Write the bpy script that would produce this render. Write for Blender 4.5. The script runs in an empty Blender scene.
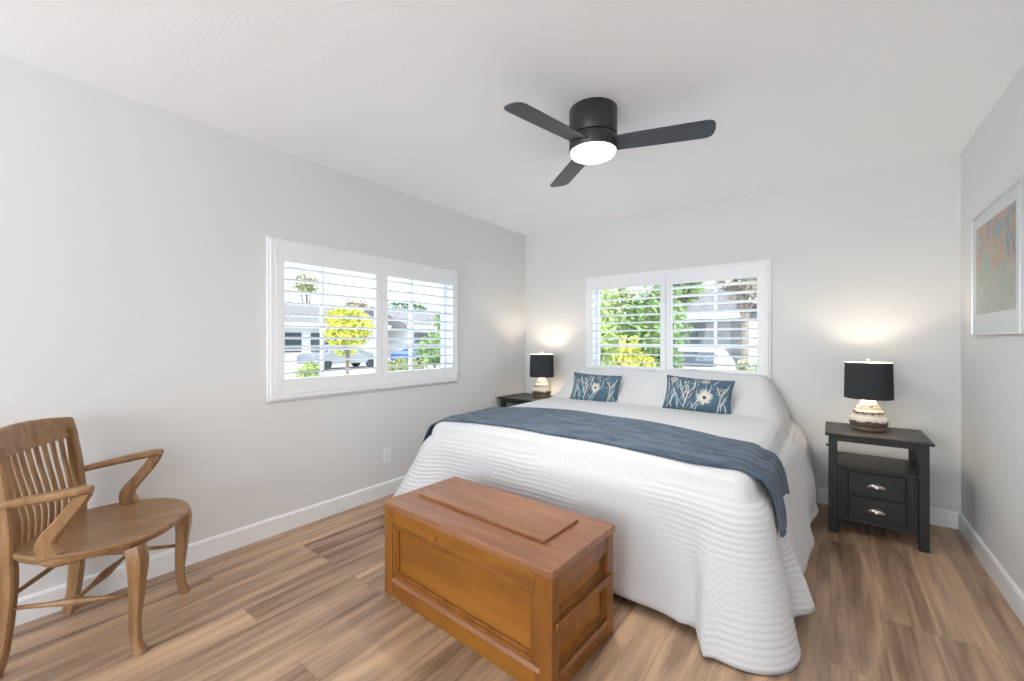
import bpy, bmesh, math, random
from mathutils import Vector, Matrix, noise
random.seed(7)
PI = math.pi
scene = bpy.context.scene
C = scene.collection

# ------------------------------------------------------------------ camera
CAMH = 1.219
YAW = math.atan(318 / 417.0)
cam_d = bpy.data.cameras.new('camera')
cam_d.sensor_width = 36.0
cam_d.lens = 36.0 * 417.0 / 1024.0
cam_d.clip_start = 0.02
cam = bpy.data.objects.new('camera', cam_d)
C.objects.link(cam)
cam.location = (0, 0, CAMH)
cam.rotation_euler = (PI / 2, 0, YAW)
scene.camera = cam

# ------------------------------------------------------------------ world, sun, added rear fill, exposure
world = bpy.data.worlds.new('world')
scene.world = world
world.use_nodes = True
wn = world.node_tree
wn.nodes.clear()
wo = wn.nodes.new('ShaderNodeOutputWorld')
wb = wn.nodes.new('ShaderNodeBackground')
wr = wn.nodes.new('ShaderNodeValToRGB')
wg = wn.nodes.new('ShaderNodeTexCoord')
ws = wn.nodes.new('ShaderNodeSeparateXYZ')
wn.links.new(wg.outputs['Generated'], ws.inputs[0])
wn.links.new(ws.outputs['Z'], wr.inputs[0])
wr.color_ramp.elements[0].position = 0.0
wr.color_ramp.elements[0].color = (0.90, 0.96, 1.0, 1)
wr.color_ramp.elements[1].position = 0.6
wr.color_ramp.elements[1].color = (0.62, 0.78, 1.0, 1)
wn.links.new(wr.outputs[0], wb.inputs[0])
wb.inputs[1].default_value = 2.6
wn.links.new(wb.outputs[0], wo.inputs[0])

sun_d = bpy.data.lights.new('sun', 'SUN')
sun_d.energy = 4.6
sun_d.angle = math.radians(1.0)
sun_d.color = (1.0, 0.96, 0.88)
sun = bpy.data.objects.new('sun', sun_d)
C.objects.link(sun)
sun.rotation_euler = Vector((-0.62, 0.30, -1.0)).to_track_quat('-Z', 'Y').to_euler()

def area(name, loc, direction, sx, sy, power, color=(1, 1, 1)):
    l = bpy.data.lights.new(name, 'AREA')
    l.shape = 'RECTANGLE'
    l.size, l.size_y = sx, sy
    l.energy = power
    l.color = color
    o = bpy.data.objects.new(name, l)
    C.objects.link(o)
    o.location = loc
    o.rotation_euler = Vector(direction).to_track_quat('-Z', 'Z').to_euler()
    return o
# added fill: area light behind the camera, at the invented rear wall opening
area('rear_fill_light', (-1.05, -3.33, 1.35), (0, 1, 1.25), 3.0, 2.0, 112, (0.90, 0.955, 1.0))

vs = scene.view_settings
vs.view_transform = 'Standard'
vs.look = 'None'
vs.exposure = 0.19
vs.gamma = 1.0
vs.use_curve_mapping = False
try:
    scene.cycles.max_bounces = 12
    scene.cycles.diffuse_bounces = 8
    scene.cycles.transparent_max_bounces = 16
    scene.cycles.use_denoising = True
    scene.cycles.sample_clamp_indirect = 8.0
except Exception:
    pass

# ------------------------------------------------------------------ materials
def new_mat(name):
    m = bpy.data.materials.new(name)
    m.use_nodes = True
    nt = m.node_tree
    return m, nt, nt.nodes['Principled BSDF']

def mat(name, col, rough=0.5, metal=0.0, bump=0.0, bscale=200.0, var=0.0, vscale=8.0, emit=None, estr=0.0, spec=0.5):
    m, nt, b = new_mat(name)
    b.inputs['Base Color'].default_value = (*col, 1)
    b.inputs['Roughness'].default_value = rough
    b.inputs['Metallic'].default_value = metal
    b.inputs['Specular IOR Level'].default_value = spec
    tc = nt.nodes.new('ShaderNodeTexCoord')
    if var > 0:
        n = nt.nodes.new('ShaderNodeTexNoise')
        n.inputs['Scale'].default_value = vscale
        n.inputs['Detail'].default_value = 4
        nt.links.new(tc.outputs['Object'], n.inputs['Vector'])
        r = nt.nodes.new('ShaderNodeValToRGB')
        r.color_ramp.elements[0].position = 0.3
        r.color_ramp.elements[1].position = 0.7
        r.color_ramp.elements[0].color = (*[c * (1 - var) for c in col], 1)
        r.color_ramp.elements[1].color = (*[min(1, c * (1 + var)) for c in col], 1)
        nt.links.new(n.outputs['Fac'], r.inputs[0])
        nt.links.new(r.outputs[0], b.inputs['Base Color'])
    if bump > 0:
        n2 = nt.nodes.new('ShaderNodeTexNoise')
        n2.inputs['Scale'].default_value = bscale
        n2.inputs['Detail'].default_value = 2
        nt.links.new(tc.outputs['Object'], n2.inputs['Vector'])
        bp = nt.nodes.new('ShaderNodeBump')
        bp.inputs['Strength'].default_value = bump
        bp.inputs['Distance'].default_value = 0.003
        nt.links.new(n2.outputs['Fac'], bp.inputs['Height'])
        nt.links.new(bp.outputs[0], b.inputs['Normal'])
    if emit:
        b.inputs['Emission Color'].default_value = (*emit, 1)
        b.inputs['Emission Strength'].default_value = estr
    return m

def wood(name, dark, mid, light, scale=(14, 14, 1.6), rough=0.38, ring=2.0, fine=0.35):
    """grain runs along local z unless scale says otherwise"""
    m, nt, b = new_mat(name)
    N, L = nt.nodes, nt.links
    tc = N.new('ShaderNodeTexCoord')
    mp = N.new('ShaderNodeMapping')
    mp.inputs['Scale'].default_value = scale
    L.new(tc.outputs['Object'], mp.inputs['Vector'])
    n1 = N.new('ShaderNodeTexNoise')
    n1.inputs['Scale'].default_value = ring
    n1.inputs['Detail'].default_value = 5
    n1.inputs['Distortion'].default_value = 0.35
    L.new(mp.outputs[0], n1.inputs['Vector'])
    n2 = N.new('ShaderNodeTexNoise')
    n2.inputs['Scale'].default_value = ring * 9
    n2.inputs['Detail'].default_value = 3
    L.new(mp.outputs[0], n2.inputs['Vector'])
    mx = N.new('ShaderNodeMath'); mx.operation = 'MULTIPLY_ADD'
    mx.inputs[1].default_value = fine
    L.new(n2.outputs['Fac'], mx.inputs[0])
    ad = N.new('ShaderNodeMath'); ad.operation = 'SUBTRACT'
    ad.inputs[1].default_value = fine * 0.5
    L.new(n1.outputs['Fac'], ad.inputs[0])
    L.new(ad.outputs[0], mx.inputs[2])
    r = N.new('ShaderNodeValToRGB')
    r.color_ramp.elements[0].position = 0.30
    r.color_ramp.elements[0].color = (*dark, 1)
    r.color_ramp.elements[1].position = 0.72
    r.color_ramp.elements[1].color = (*light, 1)
    e = r.color_ramp.elements.new(0.5); e.color = (*mid, 1)
    L.new(mx.outputs[0], r.inputs[0])
    L.new(r.outputs[0], b.inputs['Base Color'])
    b.inputs['Roughness'].default_value = rough
    bp = N.new('ShaderNodeBump'); bp.inputs['Strength'].default_value = 0.12
    bp.inputs['Distance'].default_value = 0.002
    L.new(n2.outputs['Fac'], bp.inputs['Height'])
    L.new(bp.outputs[0], b.inputs['Normal'])
    return m

def floor_mat():
    m, nt, b = new_mat('plank_floor')
    N, L = nt.nodes, nt.links
    tc = N.new('ShaderNodeTexCoord')
    sp = N.new('ShaderNodeSeparateXYZ'); L.new(tc.outputs['Object'], sp.inputs[0])
    cb = N.new('ShaderNodeCombineXYZ')
    L.new(sp.outputs['Y'], cb.inputs['X']); L.new(sp.outputs['X'], cb.inputs['Y'])
    br = N.new('ShaderNodeTexBrick')
    br.inputs['Scale'].default_value = 1.0
    br.inputs['Brick Width'].default_value = 1.22
    br.inputs['Row Height'].default_value = 0.178
    br.inputs['Mortar Size'].default_value = 0.0009
    br.inputs['Mortar Smooth'].default_value = 0.6
    br.inputs['Bias'].default_value = 0.0
    br.offset = 0.37; br.offset_frequency = 3
    br.inputs['Color1'].default_value = (0, 0, 0, 1)
    br.inputs['Color2'].default_value = (1, 1, 1, 1)
    br.inputs['Mortar'].default_value = (0.5, 0.5, 0.5, 1)
    L.new(cb.outputs[0], br.inputs['Vector'])
    # streaks along the plank, different on each board
    mp = N.new('ShaderNodeMapping'); mp.inputs['Scale'].default_value = (9.0, 0.8, 1)
    L.new(tc.outputs['Object'], mp.inputs['Vector'])
    w = N.new('ShaderNodeMath'); w.operation = 'MULTIPLY'; w.inputs[1].default_value = 37.0
    L.new(br.outputs['Color'], w.inputs[0])
    n1 = N.new('ShaderNodeTexNoise'); n1.noise_dimensions = '4D'
    n1.inputs['Scale'].default_value = 1.0; n1.inputs['Detail'].default_value = 4
    n1.inputs['Distortion'].default_value = 1.7
    L.new(mp.outputs[0], n1.inputs['Vector']); L.new(w.outputs[0], n1.inputs['W'])
    mp2 = N.new('ShaderNodeMapping'); mp2.inputs['Scale'].default_value = (55, 3.0, 1)
    L.new(tc.outputs['Object'], mp2.inputs['Vector'])
    n2 = N.new('ShaderNodeTexNoise'); n2.noise_dimensions = '4D'
    n2.inputs['Scale'].default_value = 1.0; n2.inputs['Detail'].default_value = 4
    L.new(mp2.outputs[0], n2.inputs['Vector']); L.new(w.outputs[0], n2.inputs['W'])
    def math_(op, a, bb):
        x = N.new('ShaderNodeMath'); x.operation = op
        for i, v in enumerate((a, bb)):
            if isinstance(v, (int, float)): x.inputs[i].default_value = v
            else: L.new(v, x.inputs[i])
        return x.outputs[0]
    f = math_('ADD', math_('MULTIPLY', n1.outputs['Fac'], 1.20), math_('MULTIPLY', n2.outputs['Fac'], 0.48))
    f = math_('ADD', f, math_('MULTIPLY', br.outputs['Color'], 0.20))
    f = math_('SUBTRACT', f, 0.415)
    r = N.new('ShaderNodeValToRGB')
    cr = r.color_ramp
    cr.elements[0].position = 0.18; cr.elements[0].color = (0.135, 0.070, 0.038, 1)
    cr.elements[1].position = 0.82; cr.elements[1].color = (0.62, 0.41, 0.25, 1)
    e = cr.elements.new(0.36); e.color = (0.280, 0.175, 0.110, 1)
    e = cr.elements.new(0.50); e.color = (0.380, 0.253, 0.165, 1)
    e = cr.elements.new(0.64); e.color = (0.50, 0.325, 0.205, 1)
    L.new(f, r.inputs[0])
    mxs = N.new('ShaderNodeMix'); mxs.data_type = 'RGBA'
    L.new(br.outputs['Fac'], mxs.inputs[0]); L.new(r.outputs[0], mxs.inputs[6])
    mxs.inputs[7].default_value = (0.10, 0.06, 0.04, 1)
    L.new(mxs.outputs[2], b.inputs['Base Color'])
    b.inputs['Roughness'].default_value = 0.36
    b.inputs['Specular IOR Level'].default_value = 0.5
    bp = N.new('ShaderNodeBump'); bp.inputs['Strength'].default_value = 0.10; bp.inputs['Distance'].default_value = 0.002
    L.new(n2.outputs['Fac'], bp.inputs['Height']); L.new(bp.outputs[0], b.inputs['Normal'])
    return m

def quilt_mat(name, c1, c2, kind):
    """fabric with stitched lines; pattern from the cloth's own uv (metres of cloth)"""
    m, nt, b = new_mat(name)
    N, L = nt.nodes, nt.links
    b.inputs['Roughness'].default_value = 0.85
    b.inputs['Specular IOR Level'].default_value = 0.15
    try:
        b.inputs['Sheen Weight'].default_value = 0.15
    except Exception:
        pass
    uv = N.new('ShaderNodeUVMap'); uv.uv_map = 'UVMap'
    if kind == 'white':
        w1 = N.new('ShaderNodeTexWave'); w1.wave_type = 'BANDS'; w1.bands_direction = 'Y'
        w1.inputs['Scale'].default_value = 13; w1.inputs['Distortion'].default_value = 2.6
        w1.inputs['Detail'].default_value = 1.0; w1.inputs['Detail Scale'].default_value = 0.35
        L.new(uv.outputs[0], w1.inputs['Vector'])
        mp = N.new('ShaderNodeMapping'); mp.inputs['Rotation'].default_value = (0, 0, PI / 4)
        L.new(uv.outputs[0], mp.inputs['Vector'])
        ck = N.new('ShaderNodeTexVoronoi'); ck.distance = 'CHEBYCHEV'; ck.inputs['Scale'].default_value = 52
        ck.inputs['Randomness'].default_value = 0.12
        L.new(mp.outputs[0], ck.inputs['Vector'])
        n = N.new('ShaderNodeTexNoise'); n.inputs['Scale'].default_value = 1.7; n.inputs['Detail'].default_value = 1
        L.new(uv.outputs[0], n.inputs['Vector'])
        rr = N.new('ShaderNodeValToRGB'); rr.color_ramp.elements[0].position = 0.47; rr.color_ramp.elements[1].position = 0.56
        L.new(n.outputs['Fac'], rr.inputs[0])
        mx = N.new('ShaderNodeMix'); mx.data_type = 'FLOAT'
        L.new(rr.outputs[0], mx.inputs[0]); L.new(w1.outputs['Fac'], mx.inputs[2]); L.new(ck.outputs['Distance'], mx.inputs[3])
        bp = N.new('ShaderNodeBump'); bp.inputs['Strength'].default_value = 0.42; bp.inputs['Distance'].default_value = 0.006
        L.new(mx.outputs[0], bp.inputs['Height']); L.new(bp.outputs[0], b.inputs['Normal'])
        b.inputs['Base Color'].default_value = (*c1, 1)
    else:
        mp = N.new('ShaderNodeMapping'); mp.inputs['Scale'].default_value = (5, 16, 1)
        L.new(uv.outputs[0], mp.inputs['Vector'])
        n = N.new('ShaderNodeTexNoise'); n.inputs['Scale'].default_value = 1.0; n.inputs['Detail'].default_value = 4
        n.inputs['Distortion'].default_value = 0.8
        L.new(mp.outputs[0], n.inputs['Vector'])
        r = N.new('ShaderNodeValToRGB')
        r.color_ramp.elements[0].position = 0.32; r.color_ramp.elements[0].color = (*c1, 1)
        r.color_ramp.elements[1].position = 0.68; r.color_ramp.elements[1].color = (*c2, 1)
        L.new(n.outputs['Fac'], r.inputs[0]); L.new(r.outputs[0], b.inputs['Base Color'])
        bp = N.new('ShaderNodeBump'); bp.inputs['Strength'].default_value = 1.0; bp.inputs['Distance'].default_value = 0.022
        L.new(n.outputs['Fac'], bp.inputs['Height']); L.new(bp.outputs[0], b.inputs['Normal'])
    return m

def glass_mat():
    m = bpy.data.materials.new('window_glass'); m.use_nodes = True
    nt = m.node_tree; nt.nodes.clear()
    o = nt.nodes.new('ShaderNodeOutputMaterial')
    t = nt.nodes.new('ShaderNodeBsdfTransparent'); t.inputs[0].default_value = (0.95, 0.97, 0.98, 1)
    g = nt.nodes.new('ShaderNodeBsdfGlossy'); g.inputs['Roughness'].default_value = 0.02
    f = nt.nodes.new('ShaderNodeFresnel'); f.inputs[0].default_value = 1.45
    x = nt.nodes.new('ShaderNodeMixShader')
    ge = nt.nodes.new('ShaderNodeNewGeometry')
    iv = nt.nodes.new('ShaderNodeMath'); iv.operation = 'SUBTRACT'; iv.inputs[0].default_value = 1.0
    nt.links.new(ge.outputs['Backfacing'], iv.inputs[1])
    mu = nt.nodes.new('ShaderNodeMath'); mu.operation = 'MULTIPLY'
    nt.links.new(f.outputs[0], mu.inputs[0]); nt.links.new(iv.outputs[0], mu.inputs[1])
    nt.links.new(mu.outputs[0], x.inputs[0]); nt.links.new(t.outputs[0], x.inputs[1]); nt.links.new(g.outputs[0], x.inputs[2])
    nt.links.new(x.outputs[0], o.inputs[0])
    return m

M = {}
M['wall'] = mat('wall_paint', (0.715, 0.718, 0.715), 0.8, bump=0.12, bscale=60, spec=0.2)
M['ceiling'] = mat('ceiling_paint', (0.92, 0.935, 0.95), 0.85, bump=0.25, bscale=70, spec=0.2)
M['trim'] = mat('white_trim_paint', (0.84, 0.845, 0.855), 0.4, spec=0.4)
M['shutter'] = mat('white_shutter_paint', (0.84, 0.845, 0.86), 0.35, spec=0.4)
M['floor'] = floor_mat()
M['quilt'] = quilt_mat('white_quilt', (0.70, 0.705, 0.715), None, 'white')
M['blue_quilt'] = quilt_mat('blue_runner', (0.055, 0.084, 0.122), (0.115, 0.155, 0.21), 'blue')
M['blue_linen'] = mat('blue_linen', (0.090, 0.150, 0.200), 0.9, bump=0.5, bscale=350, var=0.15, vscale=30, spec=0.1)
M['cream_thread'] = mat('cream_embroidery', (0.68, 0.66, 0.60), 0.8)
M['pale_thread'] = mat('pale_blue_embroidery', (0.36, 0.46, 0.52), 0.8)
M['brown_thread'] = mat('brown_embroidery', (0.10, 0.06, 0.05), 0.8)
M['black_wood'] = mat('black_painted_wood', (0.010, 0.0115, 0.012), 0.42, bump=0.15, bscale=90)
M['shade'] = mat('black_lamp_shade', (0.042, 0.044, 0.047), 0.9, bump=0.4, bscale=400, spec=0.15)
M['shade_in'] = mat('shade_lining', (0.75, 0.70, 0.60), 0.6)
M['nickel'] = mat('brushed_nickel', (0.72, 0.69, 0.65), 0.28, 1.0)
M['silver'] = mat('silver_frame_metal', (0.70, 0.70, 0.70), 0.3, 1.0)
M['glass'] = glass_mat()
M['plastic'] = mat('white_plastic', (0.80, 0.80, 0.80), 0.35)
M['dark_slot'] = mat('dark_slot', (0.05, 0.05, 0.05), 0.6)
M['mattress'] = mat('mattress_ticking', (0.75, 0.75, 0.74), 0.9)
M['fan_dark'] = mat('dark_bronze_metal', (0.035, 0.035, 0.036), 0.38, 0.3)
M['blade'] = mat('dark_fan_blade', (0.050, 0.055, 0.066), 0.42, 0.1, bump=0.1, bscale=60)
M['fan_lens'] = mat('glowing_opal_lens', (0.9, 0.9, 0.9), 0.5, emit=(1.0, 0.97, 0.92), estr=4.0)
M['bulb'] = mat('glowing_bulb', (0.9, 0.9, 0.9), 0.5, emit=(1.0, 0.80, 0.55), estr=12.0)
M['oak'] = wood('golden_oak', (0.20, 0.100, 0.038), (0.28, 0.150, 0.062), (0.36, 0.205, 0.094), (16, 16, 2.2), 0.33)
M['oak_seat'] = wood('golden_oak_seat', (0.22, 0.115, 0.048), (0.28, 0.155, 0.070), (0.34, 0.20, 0.10), (16, 2.2, 16), 0.30)
M['chest'] = wood('orange_pine', (0.22, 0.078, 0.010), (0.30, 0.115, 0.014), (0.38, 0.155, 0.022), (1.0, 6, 6), 0.35, 1.6, 0.16)
M['chest_post'] = wood('orange_pine_posts', (0.19, 0.064, 0.010), (0.26, 0.095, 0.014), (0.33, 0.130, 0.022), (6, 6, 1.0), 0.35, 1.6, 0.16)
M['chest_lid'] = wood('worn_pine_lid', (0.23, 0.092, 0.040), (0.30, 0.130, 0.060), (0.37, 0.175, 0.085), (1.4, 10, 10), 0.34, 2.0, 0.3)
M['pottery'] = None

def pottery_mat():
    m, nt, b = new_mat('banded_pottery')
    N, L = nt.nodes, nt.links
    tc = N.new('ShaderNodeTexCoord')
    sp = N.new('ShaderNodeSeparateXYZ'); L.new(tc.outputs['Object'], sp.inputs[0])
    n = N.new('ShaderNodeTexNoise'); n.inputs['Scale'].default_value = 45; n.inputs['Detail'].default_value = 3
    L.new(tc.outputs['Object'], n.inputs['Vector'])
    ma = N.new('ShaderNodeMath'); ma.operation = 'MULTIPLY_ADD'; ma.inputs[1].default_value = 0.040
    L.new(n.outputs['Fac'], ma.inputs[0]); L.new(sp.outputs['Z'], ma.inputs[2])
    mr = N.new('ShaderNodeMapRange'); mr.inputs[1].default_value = 0.02; mr.inputs[2].default_value = 0.21
    L.new(ma.outputs[0], mr.inputs[0])
    r = N.new('ShaderNodeValToRGB'); cr = r.color_ramp; cr.interpolation = 'LINEAR'
    W, B, T = (0.66, 0.62, 0.55, 1), (0.12, 0.075, 0.05, 1), (0.38, 0.26, 0.17, 1)
    cr.elements[0].position = 0.0; cr.elements[0].color = T
    cr.elements[1].position = 1.0; cr.elements[1].color = W
    for p, c in ((0.10, T), (0.13, B), (0.30, B), (0.33, W), (0.56, W), (0.585, B), (0.63, B), (0.655, W), (0.80, W), (0.82, B), (0.86, B), (0.88, W)):
        e = cr.elements.new(p); e.color = c
    L.new(mr.outputs[0], r.inputs[0]); L.new(r.outputs[0], b.inputs['Base Color'])
    b.inputs['Roughness'].default_value = 0.5
    bp = N.new('ShaderNodeBump'); bp.inputs['Strength'].default_value = 0.6; bp.inputs['Distance'].default_value = 0.003
    L.new(n.outputs['Fac'], bp.inputs['Height']); L.new(bp.outputs[0], b.inputs['Normal'])
    return m
M['pottery'] = pottery_mat()

# ------------------------------------------------------------------ mesh helpers
class MB:
    def __init__(s):
        s.v, s.f, s.mi, s.uv = [], [], [], None
    def box(s, lo, hi, mi=0):
        n = len(s.v)
        x0, y0, z0 = lo; x1, y1, z1 = hi
        s.v += [(x0, y0, z0), (x1, y0, z0), (x1, y1, z0), (x0, y1, z0), (x0, y0, z1), (x1, y0, z1), (x1, y1, z1), (x0, y1, z1)]
        for q in ((0, 3, 2, 1), (4, 5, 6, 7), (0, 1, 5, 4), (1, 2, 6, 5), (2, 3, 7, 6), (3, 0, 4, 7)):
            s.f.append(tuple(n + i for i in q)); s.mi.append(mi)
        return s
    def prism(s, pts, axis, a, b, mi=0):
        """polygon pts (2-D) extruded along axis between a and b"""
        n = len(s.v); k = len(pts)
        def P(p, t):
            if axis == 'z': return (p[0], p[1], t)
            if axis == 'y': return (p[0], t, p[1])
            return (t, p[0], p[1])
        s.v += [P(p, a) for p in pts] + [P(p, b) for p in pts]
        s.f.append(tuple(n + i for i in range(k))[::-1]); s.mi.append(mi)
        s.f.append(tuple(n + k + i for i in range(k))); s.mi.append(mi)
        for i in range(k):
            j = (i + 1) % k
            s.f.append((n + i, n + j, n + k + j, n + k + i)); s.mi.append(mi)
        return s
    def lathe(s, prof, seg=32, c=(0, 0, 0), cap=True, mi=0):
        n = len(s.v)
        for r, z in prof:
            for i in range(seg):
                a = 2 * PI * i / seg
                s.v.append((c[0] + r * math.cos(a), c[1] + r * math.sin(a), c[2] + z))
        for k in range(len(prof) - 1):
            for i in range(seg):
                j = (i + 1) % seg
                s.f.append((n + k * seg + i, n + k * seg + j, n + (k + 1) * seg + j, n + (k + 1) * seg + i)); s.mi.append(mi)
        if cap:
            s.f.append(tuple(n + i for i in range(seg))[::-1]); s.mi.append(mi)
            m = n + (len(prof) - 1) * seg
            s.f.append(tuple(m + i for i in range(seg))); s.mi.append(mi)
        return s
    def sweep(s, pts, wt, side, sub=6, ch=0.28, mi=0, smooth=True):
        """chamfered rectangular section (w across 'side', t across the other way) along a path"""
        P = [Vector(p) for p in pts]
        W = [tuple(w) for w in (wt if isinstance(wt, list) else [wt] * len(P))]
        if smooth and len(P) > 2:
            Q, V = [], []
            for i in range(len(P) - 1):
                p0 = P[max(i - 1, 0)]; p1 = P[i]; p2 = P[i + 1]; p3 = P[min(i + 2, len(P) - 1)]
                for k in range(sub):
                    t = k / sub
                    Q.append(0.5 * ((2 * p1) + (-p0 + p2) * t + (2 * p0 - 5 * p1 + 4 * p2 - p3) * t * t + (-p0 + 3 * p1 - 3 * p2 + p3) * t ** 3))
                    tt = t * t * (3 - 2 * t)
                    V.append(tuple(a + (b - a) * tt for a, b in zip(W[i], W[i + 1])))
            Q.append(P[-1]); V.append(W[-1]); P, W = Q, V
        side = Vector(side).normalized()
        n = len(s.v)
        for i, p in enumerate(P):
            d = (P[min(i + 1, len(P) - 1)] - P[max(i - 1, 0)]).normalized()
            u = (side - d * side.dot(d)).normalized()
            v = d.cross(u).normalized()
            w, t = W[i][0] / 2, W[i][1] / 2
            c = ch * min(w, t) * 2
            for a, b in ((w - c, t), (w, t - c), (w, -t + c), (w - c, -t), (-w + c, -t), (-w, -t + c), (-w, t - c), (-w + c, t)):
                s.v.append(tuple(p + u * a + v * b))
        for i in range(len(P) - 1):
            for k in range(8):
                j = (k + 1) % 8
                s.f.append((n + i * 8 + k, n + (i + 1) * 8 + k, n + (i + 1) * 8 + j, n + i * 8 + j)); s.mi.append(mi)
        s.f.append(tuple(n + k for k in range(8))); s.mi.append(mi)
        m = n + (len(P) - 1) * 8
        s.f.append(tuple(m + k for k in range(8))[::-1]); s.mi.append(mi)
        return s
    def round_bar(s, a, b, prof, seg=14, mi=0):
        """turned bar from a to b; prof = [(t, r)]"""
        a, b = Vector(a), Vector(b)
        d = (b - a).normalized()
        u = d.cross(Vector((0, 0, 1)))
        if u.length < 1e-4: u = Vector((1, 0, 0))
        u.normalize(); v = d.cross(u)
        n = len(s.v)
        for t, r in prof:
            p = a.lerp(b, t)
            for i in range(seg):
                q = 2 * PI * i / seg
                s.v.append(tuple(p + u * r * math.cos(q) + v * r * math.sin(q)))
        for k in range(len(prof) - 1):
            for i in range(seg):
                j = (i + 1) % seg
                s.f.append((n + k * seg + i, n + k * seg + j, n + (k + 1) * seg + j, n + (k + 1) * seg + i)); s.mi.append(mi)
        s.f.append(tuple(n + i for i in range(seg))[::-1]); s.mi.append(mi)
        m = n + (len(prof) - 1) * seg
        s.f.append(tuple(m + i for i in range(seg))); s.mi.append(mi)
        return s
    def grid(s, fn, nu, nv, mi=0):
        n = len(s.v)
        for i in range(nu + 1):
            for j in range(nv + 1):
                s.v.append(tuple(fn(i / nu, j / nv)))
        for i in range(nu):
            for j in range(nv):
                a = n + i * (nv + 1) + j
                s.f.append((a, a + nv + 1, a + nv + 2, a + 1)); s.mi.append(mi)
        return s
    def build(s, name, mats, parent=None, bevel=0.0, smooth=False, loc=None, recalc=True, seg=2):
        me = bpy.data.meshes.new(name)
        me.from_pydata(s.v, [], s.f)
        if not isinstance(mats, (list, tuple)): mats = [mats]
        for m in mats: me.materials.append(m)
        for p, i in zip(me.polygons, s.mi):
            p.material_index = i
        if recalc:
            bm = bmesh.new(); bm.from_mesh(me)
            bmesh.ops.recalc_face_normals(bm, faces=bm.faces)
            bm.to_mesh(me); bm.free()
        if smooth:
            for p in me.polygons: p.use_smooth = True
            if smooth != 'all':
                me.set_sharp_from_angle(angle=math.radians(40))
        o = bpy.data.objects.new(name, me)
        C.objects.link(o)
        if parent: o.parent = parent
        if loc: o.location = loc
        if bevel:
            b = o.modifiers.new('bevel', 'BEVEL'); b.width = bevel; b.segments = seg; b.limit_method = 'ANGLE'
            b.angle_limit = math.radians(40); b.harden_normals = False
        return o

def thing(name, label, cat, loc=(0, 0, 0), rz=0.0, group=None):
    o = bpy.data.objects.new(name, None); C.objects.link(o)
    o.location = loc; o.rotation_euler = (0, 0, rz)
    o.empty_display_size = 0.1
    o['label'] = label; o['category'] = cat
    if group: o['group'] = group
    return o
def tag(o, label, cat, group=None, kind=None):
    o['label'] = label; o['category'] = cat
    if group: o['group'] = group
    if kind: o['kind'] = kind
    return o
def struct(o, label=None):
    o['kind'] = 'structure'
    if label: o['label'] = label
    return o
def copy_tree(o, parent=None):
    c = o.copy(); C.objects.link(c)
    c.parent = parent
    for ch in list(o.children):
        copy_tree(ch, c)
    return c

# ------------------------------------------------------------------ room shell
XL, XR, YB, YF, ZC = -2.779, 0.673, 3.9, -3.2, 2.428
WT = 0.13
struct(MB().box((XL - WT, YF - WT, -0.12), (XR + WT, YB + WT, 0)).build('floor', M['floor']))
struct(MB().box((XL - WT, YF - WT, ZC), (XR + WT, YB + WT, ZC + 0.12)).build('ceiling', M['ceiling']))

def wall_with_hole(name, axis, p0, p1, a0, a1, hole):
    """axis 'x': wall plane perpendicular to x between p0,p1; runs a0..a1 along the other axis"""
    mb = MB()
    def bx(a, b, z0, z1):
        if b - a < 1e-6 or z1 - z0 < 1e-6: return
        if axis == 'x': mb.box((p0, a, z0), (p1, b, z1))
        else: mb.box((a, p0, z0), (b, p1, z1))
    if hole:
        h0, h1, hz0, hz1 = hole
        bx(a0, h0, 0, ZC); bx(h1, a1, 0, ZC); bx(h0, h1, 0, hz0); bx(h0, h1, hz1, ZC)
    else:
        bx(a0, a1, 0, ZC)
    return struct(mb.build(name, M['wall']))
LW = (1.20, 2.73, 0.93, 1.79)     # window_1 hole in left wall (y0,y1,z0,z1)
BW = (-1.94, -0.44, 0.93, 1.79)   # window_2 hole in back wall (x0,x1,z0,z1)
wall_with_hole('wall_left', 'x', XL - WT, XL, YF - WT, YB + WT, LW)
wall_with_hole('wall_back', 'y', YB, YB + WT, XL, XR, BW)
wall_with_hole('wall_right', 'x', XR, XR + WT, YF - WT, YB + WT, None)
FILL_GAP = (-2.55, 0.45, 0.35, 2.35)  # invented opening in the unseen rear wall, cut to let the fill light in
wall_with_hole('wall_rear', 'y', YF - WT, YF, XL, XR, FILL_GAP)

# baseboards with an eased top edge
def base_profile(t): return [(0, 0), (t, 0), (t, 0.098), (t - 0.004, 0.106), (t - 0.010, 0.110), (0, 0.110)]
bb = MB(); bb.prism([(XL + a, z) for a, z in base_profile(0.016)], 'y', YF, YB - 0.016)
struct(bb.build('baseboard_left', M['trim']))
bb = MB(); bb.prism([(XR - a, z) for a, z in base_profile(0.016)], 'y', YF, YB - 0.016)
struct(bb.build('baseboard_right', M['trim']))
bb = MB(); bb.prism([(YB - a, z) for a, z in base_profile(0.016)], 'x', XL, XR)
struct(bb.build('baseboard_back', M['trim']))

# ---- windows: casing + outer sash + glass (structure) ; shutters are things
def win_xform(kind):
    # local: a along wall, d into room (positive), z up
    if kind == 'left':
        return lambda a, d, z: (XL + d, a, z)
    return lambda a, d, z: (a, YB - d, z)

def lbox(mb, X, a0, a1, d0, d1, z0, z1, mi=0):
    p = [X(a0, d0, z0), X(a1, d1, z1)]
    lo = tuple(min(p[0][i], p[1][i]) for i in range(3)); hi = tuple(max(p[0][i], p[1][i]) for i in range(3))
    mb.box(lo, hi, mi)

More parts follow.
